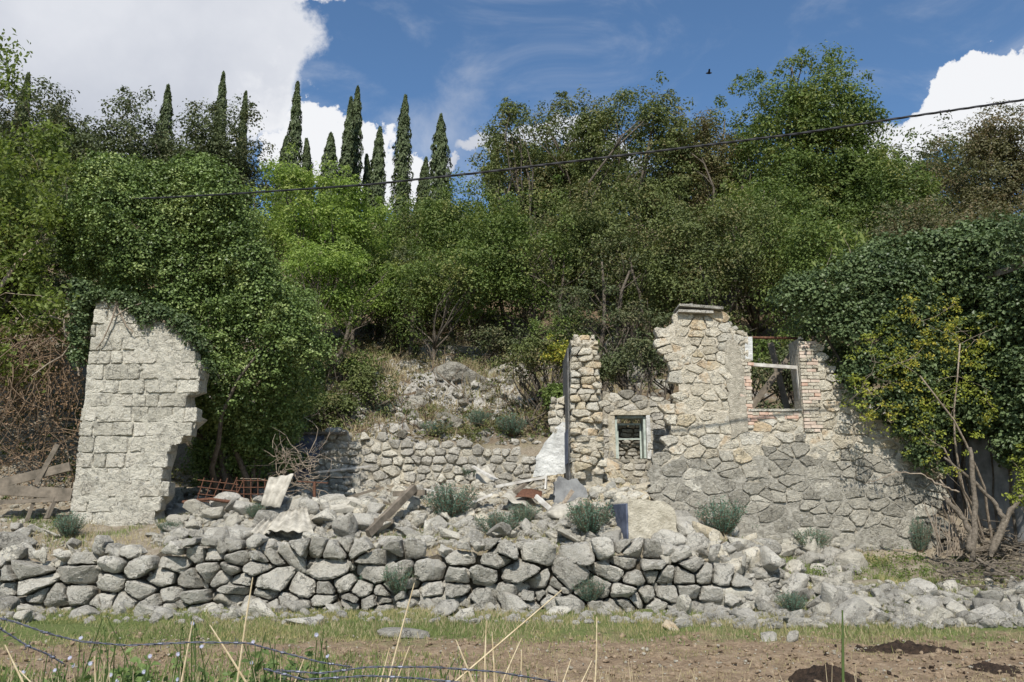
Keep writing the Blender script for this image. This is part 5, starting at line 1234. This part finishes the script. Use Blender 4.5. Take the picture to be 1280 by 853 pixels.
for a, c_, ex, ez, Ya, lb in [(560, 640, 55, -22, 16.6, 'grey lath jutting out between the spurge bushes'), (480, 628, 34, 10, 17.0, 'short dark plank behind the crossed beams'), (600, 634, 48, 6, 16.9, 'dusty plank half buried before the wide tilted board'), (436, 622, 40, -12, 17.2, 'thin plank in the rubble right of the iron post'), (650, 650, 34, -16, 16.2, 'splintered lath under the flat pale panel'), (530, 612, 46, 10, 17.8, 'old roof batten lying behind the largest spurge bush')]:
    beam((a, c_), (a + ex, c_ + ez), Ya, Ya + .2, .10, .045, M['wood_pale' if ex > 45 else 'wood'], lb, 'plank', 'plank')
# rusty mesh
for (xa, xb, ya, yb_, sk, lb, Ym) in [(249, 296, 597, 628, 9, 'leaning rusty rebar mesh panel behind the left rubble heap', 16.5), (296, 340, 598, 628, 0, 'upright rusty wire mesh between the heap and the ivy mound', 16.9)]:
    root = thing('wire_mesh', lb, 'wire mesh', tuple(U(xa, yb_, Ym))); b_ = root.location
    for i in range(6):
        k = i / 5; mb = MB(); mb.tube([U(xa + (xb - xa) * k - sk * .4, yb_, Ym) - b_, U(xa + (xb - xa) * k + sk + random.uniform(-3, 3) * (sk > 0), ya + random.uniform(-3, 6) * (sk > 0), Ym) - b_], .011, 5); mb.build('bar', M['rust'], root)
    for i in range(4):
        k = i / 3.2; yy_ = ya + 3 + (yb_ - ya) * k * .9; mb = MB(); mb.tube([U(xa - 2, yy_, Ym - .012) - b_, U(xb + 2, yy_ + (6 if sk else 0), Ym - .012) - b_], .009, 5); mb.build('bar', M['rust'], root)
mb = MB(); mb.tube([U(228, 628, 16.3), U(262, 624, 16.3), U(300, 629, 16.3)], .03, 7); tag(mb.build('iron_rail', M['rust']), 'rusty iron rail lying across the top of the left rubble heap', 'rail')
mb = MB(); mb.tube([U(393, 622, 16.9), U(393, 603, 16.9)], .03, 7); mb.tube([U(372, 602, 16.9), U(410, 604, 16.9)], .014, 5); tag(mb.build('iron_post', M['rust']), 'short rusty post with a crossbar right of the ivy mound foot', 'post')
# dry tangle right of the ivy foot
random.seed(31); mb = MB()
for i in range(90):
    p0 = U(random.uniform(345, 400), random.uniform(560, 615), 18.0 + random.random()); limb(mb, p0, p0 + Vector((random.gauss(0, .35), random.gauss(0, .2), random.gauss(.1, .3))), .009, .004, 4, .25, 4)
tag(mb.build('dead_vines', M['bark_pale']), 'dry twig tangle at the right foot of the ivy mound', 'twigs', kind='stuff')
# brush pile at right and hillside twigs
mb = MB()
for i in range(170):
    p_ = hit(random.uniform(1165, 1300), random.uniform(680, 745), 13.5); a_ = random.uniform(-1.2, 1.2); l_ = random.uniform(.3, 1.4)
    limb(mb, p_ + Vector((0, 0, random.uniform(.02, .45))), p_ + Vector((l_ * math.cos(a_), l_ * .5 * math.sin(a_), random.uniform(0, .45))), random.choice([.007, .01, .014, .035]), .005, 6, .18, 5)
tag(mb.build('brush_pile', M['bark_mid']), 'heap of dead branches and twigs at the right edge below the plastered wall', 'branches', kind='stuff')
mb = MB()
for i in range(24):
    p_ = hit(random.uniform(1125, 1175), 690, 14); p0 = U(random.uniform(1172, 1205), 695, 15.9); limb(mb, p0, p0 + Vector((random.gauss(0, .15), 0, random.uniform(.5, 1.1))), .012, .006, 4, .06, 4)
tag(mb.build('dry_canes', M['bark_pale']), 'upright dry canes beside the corner of the large right ruin', 'canes', kind='stuff')
mb = MB()
for i in range(420):
    p_ = hit(random.uniform(370, 720), random.uniform(425, 550), 22.4); limb(mb, p_, p_ + Vector((random.gauss(0, .5), random.gauss(0, .3), random.uniform(.1, .8))), .012, .004, 4, .2, 4)
tag(mb.build('dry_brush', M['vine']), 'dry twiggy brush scattered over the hillside above the back wall', 'brush', kind='stuff')

# ---- plastered building at the right edge -----------------------------------------------------
A = Vector((9.35, 18.6, 0)); Bp = Vector((10.7, 13.8, 0)); d_ = (Bp - A).normalized(); nrm = Vector((d_.y, -d_.x, 0)); 
if nrm.x > 0: nrm = -nrm
root = thing('plastered_building', 'grey plastered old building overgrown with ivy at the right edge of the photo', 'building', tuple((A + Bp) / 2 + Vector((0, 0, .5)))); b_ = root.location
def prism(pts, z0, z1, mat, name):
    mb = MB(); n = len(pts); vs = [(p.x - b_.x, p.y - b_.y, z0 - b_.z) for p in pts] + [(p.x - b_.x, p.y - b_.y, z1 - b_.z) for p in pts]
    mb.add(vs, [tuple(range(n))[::-1], tuple(range(n, 2 * n))] + [(i, (i + 1) % n, n + (i + 1) % n, n + i) for i in range(n)]); return mb.build(name, mat, root)
back = -nrm * 5
prism([A, Bp, Bp + back, A + back], .2, 6.2, M['plaster_grey'], 'wall')
ov = nrm * .35
prism([A + d_ * 1.9 + ov, Bp + ov + d_ * .3, Bp + back + d_ * .3, A + d_ * 1.9 + back], 6.203, 6.33, M['wood'], 'roof_slab')
for i in range(3):
    c0 = A.lerp(Bp, .15 + .22 * i) + nrm * .01; prism([c0 - d_ * .25, c0 + d_ * .22, c0 + d_ * .22 + nrm * .02, c0 - d_ * .25 + nrm * .02], 3.4 + .3 * (i % 2), 5.4, M['plaster_white'], 'whitewash_patch')

# ---- spurge bushes -----------------------------------------------------------------------------
def spurge_mesh(seed, n, h, w_):
    r_ = np.random.default_rng(seed); P = []; N = []; Up = []; S = []; mb = MB()
    for i in range(n):
        a_ = r_.uniform(0, 6.28); t_ = r_.random() ** .6; l_ = h * r_.uniform(.6, 1.0) * (1 - .25 * t_); end = np.array([math.cos(a_) * w_ * t_, math.sin(a_) * w_ * t_ * .8, l_]); mid = end * np.array([.55, .55, .35])
        st = np.array([end[0] * .12, end[1] * .12, -.05]); mb.tube([tuple(st), tuple(mid), tuple(end)], [.007, .005, .003], 4)
        ax = end - mid; ax /= np.linalg.norm(ax)
        for k in range(30):
            u = r_.uniform(-.75, 1); p_ = mid + (end - mid) * u if u > 0 else mid + (mid - st) * u; o = r_.normal(size=3); o -= ax * o.dot(ax); o /= np.linalg.norm(o) + 1e-6
            dr = o * .85 + ax * .55; P.append(p_ + dr * .03); Up.append(dr); N.append(np.cross(dr, r_.normal(size=3))); S.append(r_.uniform(.05, .085))
    return leafmesh('leaves', np.array(P), np.array(N), np.array(S), L['spurge'], .30, .1, up=np.array(Up) * 3), mb.mesh('stems', M['vine'])
SPM = [spurge_mesh(i, 170, 1, .8) for i in range(3)]
SPL = [(562, 648, .62, .60, 'largest blue-green spurge bush, right of the crossed beams'), (738, 668, .58, .66, 'dense round spurge bush against the blue-grey side of the wall stub'), (622, 672, .42, .5, 'spurge bush right below the largest one on the terrace'), (655, 655, .36, .38, 'thin spurge bush below the rusty plate'),
       (903, 668, .58, .58, 'spurge bush at the left foot of the large right ruin'), (1016, 690, .42, .42, 'spurge bush at the middle foot of the large right ruin'), (940, 672, .35, .3, 'small spurge tuft right of the left-foot spurge'),
       (460, 748, .50, .42, 'spurge growing out of the lower face of the dry stone wall'), (500, 742, .45, .4, 'spurge tuft right beside the one growing from the wall face'), (86, 672, .42, .40, 'spurge with bare stems at the foot of the left wall remnant'), (738, 752, .36, .34, 'small spurge growing low in the centre of the dry stone wall'),
       (990, 768, .32, .34, 'small low spurge among rocks near the grass at right'), (318, 648, .26, .26, 'small spurge beside the upright roof sheet'), (212, 668, .22, .30, 'small spurge tuft right of the foot of the left wall remnant'), (1150, 690, .6, .3, 'thin spurge at the right corner of the large ruin'),
       (505, 424, .6, .6, 'spurge on the hillside at the upper left rocks'), (600, 540, .5, .6, 'spurge on the hillside above the terrace wall'), (545, 545, .4, .5, 'small spurge above the middle of the terrace wall'), (640, 545, .55, .7, 'spurge right behind the right end of the terrace wall'), (475, 520, .4, .5, 'spurge on the hillside above the left of the terrace wall'), (590, 600, .3, .4, 'spurge tuft at the foot of the back terrace wall')]
for i, (a, c_, h_, w_, lb) in enumerate(SPL):
    onwall = 'wall face' in lb or 'centre of the dry' in lb
    p_ = U(a, c_, YD - .18) if onwall else hit(a, c_, 13 if c_ > 700 else (22.4 if c_ < 560 else 14.7))
    root = thing('spurge_bush', lb, 'shrub', tuple(p_), 'blue-green spurge bushes'); root.scale = (w_ * 1.25, w_ * 1.1, h_ * 1.25); root.rotation_euler = (0, 0, i * 1.3)
    lm, stm = SPM[i % 3]; link('leaves', lm, root); link('stems', stm, root)

# ---- grass -------------------------------------------------------------------------------------------
def grass(name, label, n, sampler, hmin, hmax, wd, mat, kind='stuff'):
    xs, ys = sampler(n); n = len(xs); zs = H(xs, ys); a_ = rng.uniform(0, 6.28, n); h_ = rng.uniform(hmin, hmax, n); ln = rng.uniform(.1, .7, n) * h_; la = rng.uniform(0, 6.28, n)
    b0 = np.stack([xs, ys, zs - .01], 1); s_ = np.stack([np.cos(a_), np.sin(a_) * .5, 0 * a_], 1) * wd * rng.uniform(.6, 1.3, n)[:, None]
    tip = b0 + np.stack([np.cos(la) * ln, np.sin(la) * ln, h_], 1); mid = b0 * .5 + tip * .5; mid[:, 2] += h_ * .12
    v = np.stack([b0 - s_, b0 + s_, mid + s_ * .7, tip, mid - s_ * .7], 1).reshape(-1, 3); f = np.arange(n * 5).reshape(n, 5)
    return tag(link(name, fast_mesh(name, v, f, mat, False, np.repeat(rng.random(n), 5))), label, 'grass', kind=kind)
def samp(x0, x1, y0, y1, sc_, thr, seed, dens=None):
    def f(n):
        X_ = rng.uniform(x0, x1, n * 5); Y = rng.uniform(y0, y1, n * 5); m = fbm(X_ * sc_, Y * sc_, 4, seed) + .5
        k = m > thr + rng.normal(size=n * 5) * .05
        if dens: k &= rng.random(n * 5) < dens(X_, Y)
        return X_[k][:n], Y[k][:n]
    return f
def band(X_, Y): return np.clip(sm(Y + np.where(X_ < 0, .5 * sm(-X_, 0, 4), 0), 10.9, 12.6), .03, 1)
grass('grass', 'short green grass strip along the foot of the walls', 60000, samp(-10.5, 10.5, 10.0, 14.2, .9, .44, 4, band), .02, .085, .006, L['grass'])
grass('dry_grass', 'dry straw-coloured grass mixed in the turf strip', 18000, samp(-10.5, 10.5, 9.6, 14.2, 1.3, .46, 14, band), .03, .13, .005, L['drygrass'])
grass('grass', 'taller weedy grass in the left foreground', 1600, samp(-5.5, .4, 6.2, 9.0, 1.3, .50, 28, lambda X_, Y: sm(-X_, -.6, 1.5)), .08, .26, .008, L['weed'])
grass('dry_grass', 'sparse dry grass on the bare path', 14000, samp(-7, 7, 8.0, 11.0, 1.6, .5, 17), .015, .05, .004, L['drygrass'])
grass('grass', 'green turf and low weeds at the near left corner', 6000, samp(-6.5, 0.0, 7.6, 10.5, 1.1, .47, 18, lambda X_, Y: sm(-X_, -.5, 2.5)), .03, .10, .007, L['grass'])
grass('dry_grass', 'dry grass tufts on the terrace behind the dry stone wall', 6000, samp(-9, 4, 14.7, 18, 1.5, .55, 24), .04, .14, .006, L['drygrass'])
grass('grass', 'green tufts on the terrace behind the dry stone wall', 8000, samp(-10, 9.5, 14.7, 17, 1.5, .55, 34), .04, .12, .007, L['grass'])
grass('grass', 'weedy green patches at the foot of the large right ruin', 6000, samp(4.5, 9.5, 13.6, 16.8, 1.2, .54, 37), .04, .15, .010, L['grass'])
grass('dry_grass', 'dry tall grass over the sunlit hillside', 12000, samp(-9, 4, 22.4, 31, .7, .47, 44), .10, .40, .012, L['drygrass'])
def scrub(n, sampler, h, mat, name, label, size):
    xs, ys = sampler(n); C = np.stack([xs, ys, H(xs, ys) + h * rng.random(len(xs))], 1); P, N = clump_leaves(C, rng.uniform(.1, .3, len(C)), 22, .9, .3, .8, .1)
    tag(link(name, leafmesh(name, P, N, size * rng.uniform(.6, 1.3, len(P)), mat)), label, 'ground cover', kind='stuff')
scrub(700, samp(-8, 5, 22.4, 32, .5, .48, 54), .35, L['olive'], 'ground_cover', 'low olive scrub over the hillside', .08)
scrub(700, samp(-8, 8, 22.6, 34, .5, .50, 57), .5, L['brown'], 'ground_cover', 'low brown scrub and dead stalks over the hillside', .08)
scrub(900, samp(-16, 16, 30, 46, .4, .45, 58), .6, L['holm'], 'ground_cover', 'dark undergrowth beneath the wood', .14)
scrub(300, samp(-13, -7, 17.5, 26, .6, .48, 61), .4, L['olive'], 'ground_cover', 'scrub on the left bank behind the vines', .08)
scrub(90, samp(5, 9.2, 15.2, 16.8, 1.0, .50, 67), .06, L['green'], 'ground_cover', 'leafy weeds at the foot of the large right ruin', .05)

# dug soil heaps
def mound(px_, py_, a, b_, h_, label, seed):
    p_ = hit(px_, py_, 6.5); n = 46; V = []; Fc = []
    for j in range(n + 1):
        for i in range(n + 1):
            u, v = i / n * 2 - 1, j / n * 2 - 1; V.append((u * a, v * b_))
    V = np.array(V); r_ = np.sqrt((V[:, 0] / a) ** 2 + (V[:, 1] / b_) ** 2); f_ = fbm(V[:, 0] * 5 + seed, V[:, 1] * 5, 5, seed); z = h_ * np.clip(1 - r_ ** 1.6 + f_ * .9, 0, 2) * (1 + f_) + np.abs(fbm(V[:, 0] * 16, V[:, 1] * 16, 3, seed)) * .08 * (r_ < 1)
    z = z + H(V[:, 0] + p_.x, V[:, 1] + p_.y) - .03 - .06 * (r_ > .97); ii = np.arange((n + 1) ** 2).reshape(n + 1, n + 1); fc_ = np.stack([ii[:-1, :-1], ii[:-1, 1:], ii[1:, 1:], ii[1:, :-1]], -1).reshape(-1, 4)
    tag(link('soil_heap', fast_mesh('soil_heap', np.concatenate([V, (z - p_.z)[:, None]], 1), fc_, M['dung'], True), None, tuple(p_)), label, 'soil heap')
mound(1035, 852, .40, .4, .15, 'dark heap of dug soil at the bottom edge beside the green stalk', 2)
mound(1130, 812, .80, .30, .08, 'low dark heap of broken soil on the grass edge at right', 5)
mound(1252, 840, .55, .3, .05, 'dark strip of crumbled soil at the right edge of the path', 8)

# ---- foreground: barbed wire, straws, weeds ------------------------------------------------------------
def barb(label, pts, Y, nb):
    P = [U(a, c_, Y + .02 * i) for i, (a, c_) in enumerate(pts)]; root = thing('barbed_wire', label, 'barbed wire', tuple(P[0])); b_ = P[0]; q = []
    for i in range(len(P) - 1):
        for k in range(14): q.append(P[i].lerp(P[i + 1], k / 14))
    q.append(P[-1]); q = [Vector(q[0])] + [(q[i - 1] + q[i] * 2 + q[i + 1]) / 4 for i in range(1, len(q) - 1)] + [q[-1]]
    for ph in (0, math.pi):
        mb = MB(); mb.tube([p_ - b_ + Vector((0, math.cos(i * .9 + ph), math.sin(i * .9 + ph))) * .0022 for i, p_ in enumerate(q)], .0017, 5); mb.build('strand', M['zinc'], root, smooth=True)
    for i in range(nb):
        k = int((i + .5) / nb * (len(q) - 1)); mb = MB(); c_ = q[k] - b_
        for s_ in range(2):
            d = Vector((random.gauss(0, .3), random.gauss(0, .5), random.gauss(0, 1))).normalized() * .016; o = Vector((.003 * (s_ * 2 - 1), 0, 0)); mb.tube([c_ + o - d, c_ + o + d], [.001, .001], 4)
        mb.tube([c_ + Vector((-.008, 0, 0)), c_ + Vector((.008, 0, 0))], .0042, 6); mb.build('barb', M['zinc'], root)
random.seed(3)
barb('upper barbed wire strand sagging across the bottom left foreground', [(-20, 768), (20, 778), (60, 792), (100, 802), (160, 807), (240, 803), (310, 804), (350, 815), (400, 828), (440, 834)], 2.9, 7)
barb('short lower barbed wire strand at the bottom left corner', [(-20, 775), (10, 792), (35, 808), (60, 818), (80, 830)], 2.8, 3)
barb('lower barbed wire strand along the bottom centre', [(345, 838), (400, 842), (460, 834), (540, 834), (620, 840), (680, 850), (720, 860)], 2.9, 6)
barb('thin barbed wire strand nearest the bottom edge', [(330, 836), (380, 850), (460, 845), (520, 848), (600, 856)], 2.7, 4)
def stalk(top, bot, Y, r_, mat, lb, name='dry_stalk'):
    t0 = U(*top, Y); b0 = U(*bot, Y); d = (b0 - t0); k = (t0.z + .02) / max(.05, (t0.z - b0.z)); p1 = t0 + d * k * .5; p2 = t0 + d * k; p2.z = -.03
    p1 = p1 + Vector((random.gauss(0, .01), 0, 0)); mb = MB(); pts = [t0, t0.lerp(p1, .3) + Vector((random.gauss(0, .004), 0, 0)), t0.lerp(p1, .7) + Vector((random.gauss(0, .004), 0, 0)), p1, p2]; mb.tube(pts, [r_ * .45, r_ * .8, r_ * .9, r_, r_], 5)
    tag(mb.build(name, mat), lb, 'stalk', None)
ST = [((316, 722), (302, 827), 'tall dry stalk in front of the left part of the dry stone wall'), ((241, 776), (231, 840), 'short upright dry stalk left of the tall one'), ((262, 781), (293, 830), 'dry stalk leaning left between the two left stalks'), ((518, 729), (488, 853), 'long dry stalk leaning right near the bottom centre'),
      ((702, 738), (570, 853), 'long dry stalk slanting widely to the right across the bottom centre'), ((652, 798), (628, 853), 'curved dry stalk right of the twin upright stalks'), ((746, 771), (744, 853), 'single upright dry stalk right of centre'), ((608, 776), (608, 853), 'left of the twin upright dry stalks at bottom centre'), ((615, 790), (618, 853), 'right of the twin upright dry stalks at bottom centre'),
      ((487, 810), (476, 853), 'short dry stalk left of the long leaning one'), ((512, 808), (496, 853), 'short dry stalk right under the long leaning one'), ((570, 800), (590, 853), 'dry stalk leaning left left of the twin stalks'), ((714, 824), (704, 853), 'short dry stalk left of the single upright one'), ((740, 826), (726, 853), 'short slanting dry stalk touching the single upright one'),
      ((6, 806), (20, 836), 'dry stalk at the far left bottom corner'), ((24, 838), (40, 855), 'dry stalk lying low in the left bottom corner'), ((380, 824), (368, 853), 'short dry stalk beside the wire in the left weeds'), ((118, 820), (120, 853), 'short dry stalk in the left weeds'), ((652, 812), (650, 853), 'thin short dry stalk between the twin and the curved stalk')]
for a, c_, lb in ST: stalk(a, c_, 4.2, .0055, M['straw'], lb)
mb = MB()
for i in range(140):
    px_ = random.choice([random.uniform(0, 420), random.uniform(440, 800), random.uniform(0, 1280)]); Y = random.uniform(3.6, 5.5); t0 = U(px_, random.uniform(825, 856), Y); mb.tube([t0, t0 + Vector((random.gauss(0, .06), 0, -.3)), Vector((t0.x + random.gauss(0, .12), Y, -.02))], [.001, .002, .003], 4)
tag(mb.build('dry_stalks', M['straw']), 'thin dry grass stalks sprouting along the bottom edge', 'stalks', kind='stuff')
stalk((1053, 763), (1051, 853), 4.0, .008, L['weed'], 'single thick green stalk at the bottom right in front of the soil heap', 'green_stalk')
# chicory with pale blue flowers and leafy weeds
def weed(px_, py_, Y, label, nl=110, flowers=0, leaf=.05, wr=.12):
    top = U(px_, py_, Y); g_ = Hs(top.x, Y); root = thing('weed' if not flowers else 'chicory', label, 'plant', (top.x, Y, g_)); mb = MB(); h_ = top.z - g_; P = []; N = []; fp = []
    for i in range(6):
        e_ = Vector((random.gauss(0, wr), random.gauss(0, wr * .5), h_ * random.uniform(.88, 1.0))); lp = limb(mb, (0, 0, -.02), e_, .006, .0025, 6, .05, 4)
        for q in range(nl // 6):
            k = random.uniform(.55, 1.0); j = min(len(lp) - 2, int(k * (len(lp) - 1))); p_ = lp[j].lerp(lp[j + 1], random.random()); P.append(np.array(p_) + rng.normal(size=3) * .028); N.append(rng.normal(size=3) * .5 + np.array([0, -.3, .8]))
        fp += [lp[-1], lp[-2].lerp(lp[-1], .3)]
    mb.build('stems', L['weed'], root); link('leaves', leafmesh('leaves', np.array(P), np.array(N), leaf * rng.uniform(.5, 1.3, len(P)), L['weed'], .6, .15), root)
    for i in range(flowers):
        c_ = fp[i % len(fp)] + Vector((random.gauss(0, .02), -.01, random.gauss(0, .02))); nrm_ = Vector((random.gauss(0, .4), -1, random.gauss(.4, .3))).normalized(); M3 = nrm_.to_track_quat('Z', 'Y').to_matrix(); f_ = MB()
        for k in range(12):
            a0 = k / 12 * 6.283; a1 = a0 + .42; am = (a0 + a1) / 2; f_.add([tuple(c_), tuple(c_ + M3 @ Vector((math.cos(a0) * .007, math.sin(a0) * .007, .003))), tuple(c_ + M3 @ Vector((math.cos(am) * .013, math.sin(am) * .013, .002))), tuple(c_ + M3 @ Vector((math.cos(a1) * .007, math.sin(a1) * .007, .003)))], [(0, 1, 2, 3)])
        f_.build('flower', L['petal'], root)
random.seed(12)
WD = [(190, 812, 1), (155, 830, 0), (225, 838, 0), (262, 842, 0), (330, 812, 0), (322, 838, 0), (290, 845, 0), (352, 820, 0), (120, 838, 0), (60, 842, 0), (372, 838, 0), (170, 848, 0), (405, 848, 0)]
WL = ['broad-leaved green weed under the left wire', 'low weed left of the middle flowers', 'leafy weed at the bottom of the left foreground', 'bushy green weed at the bottom left of centre', 'tall leafy weed behind the tall dry stalk', 'large leafy weed at the foot of the tall dry stalk', 'low bushy weed below the leaning dry stalk', 'leafy weed at the right end of the upper wire', 'low weed in the left foreground', 'weed in the bottom left corner', 'weed right of the tall dry stalk foot', 'weed below the flowers in the left foreground', 'weed at the right end of the left foreground weeds']
for (a, c_, _), lb in zip(WD, WL): weed(a, c_, 4.6, lb, 150, 0, .055, .10)
CH = [((125, 765), 2, 'chicory with a pale flower in front of the wall foot at left'), ((125, 785), 1, 'chicory with one flower left of the upper wire middle'), ((84, 808), 2, 'chicory with flowers just under the left wire'), ((134, 828), 3, 'chicory with clustered pale flowers in the left weeds'), ((178, 818), 3, 'chicory with pale flowers beside the broad-leaved weed'), ((228, 800), 2, 'chicory with a flower on the wire by the short stalk'), ((326, 770), 2, 'chicory with pale flowers right of the tall dry stalk'), ((406, 785), 3, 'chicory with pale flowers above the right end of the upper wire'), ((22, 830), 2, 'chicory with flowers in the far left bottom corner'), ((243, 760), 2, 'chicory with a flower between the left stalks'), ((1068, 852), 3, 'chicory flowers at the bottom edge beside the green stalk'), ((78, 845), 2, 'chicory with low flowers at the bottom left')]
for (a, c_), n, lb in CH: weed(a, c_, 4.4, lb, 24, n, .03, .05)

# ---- overhead cable, bird ---------------------------------------------------------------------
pts = [(-60, 256), (40, 254), (130, 250), (210, 247), (300, 242), (460, 231), (600, 216), (740, 199), (880, 182), (1000, 167), (1130, 147), (1280, 125), (1400, 104)]
P = [U(a, c_, 13.0 + 4.0 * float(sm(-a, -620, -130)) + 3.5 * float(sm(-a, -130, -40))) for a, c_ in pts]
mb = MB(); mb.tube(P, .016, 8)
for ph in (0, 2.1, 4.2): mb.tube([P[i].lerp(P[i + 1], k / 30) + Vector((0, math.cos((i * 30 + k) * .5 + ph), math.sin((i * 30 + k) * .5 + ph))) * .012 for i in range(len(P) - 1) for k in range(30)], .010, 5)
tag(mb.build('overhead_cable', M['cable'], smooth=True), 'black twisted overhead cable crossing the whole view and rising to the right', 'cable')
p_ = U(886, 92, 40); root = thing('bird', 'tiny dark bird flying in the blue sky above the brown oaks', 'bird', tuple(p_))
mb = MB(); mb.tube([(-.16, 0, 0), (-.08, 0, .02), (.04, 0, .02), (.12, 0, .03), (.17, 0, .03)], [.01, .05, .06, .035, .01], 7); mb.build('body', M['bird'], root, smooth=True)
for s_ in (-1, 1):
    mb = MB(); mb.add([(-.05, 0, .02), (.07, 0, .02), (.03, .22 * s_, .14), (-.05, .2 * s_, .13), (-.05, 0, .03), (.07, 0, .03), (.03, .22 * s_, .146), (-.05, .2 * s_, .136)], [(0, 1, 2, 3), (7, 6, 5, 4), (0, 4, 5, 1), (1, 5, 6, 2), (2, 6, 7, 3), (3, 7, 4, 0)]); mb.build('wing', M['bird'], root)
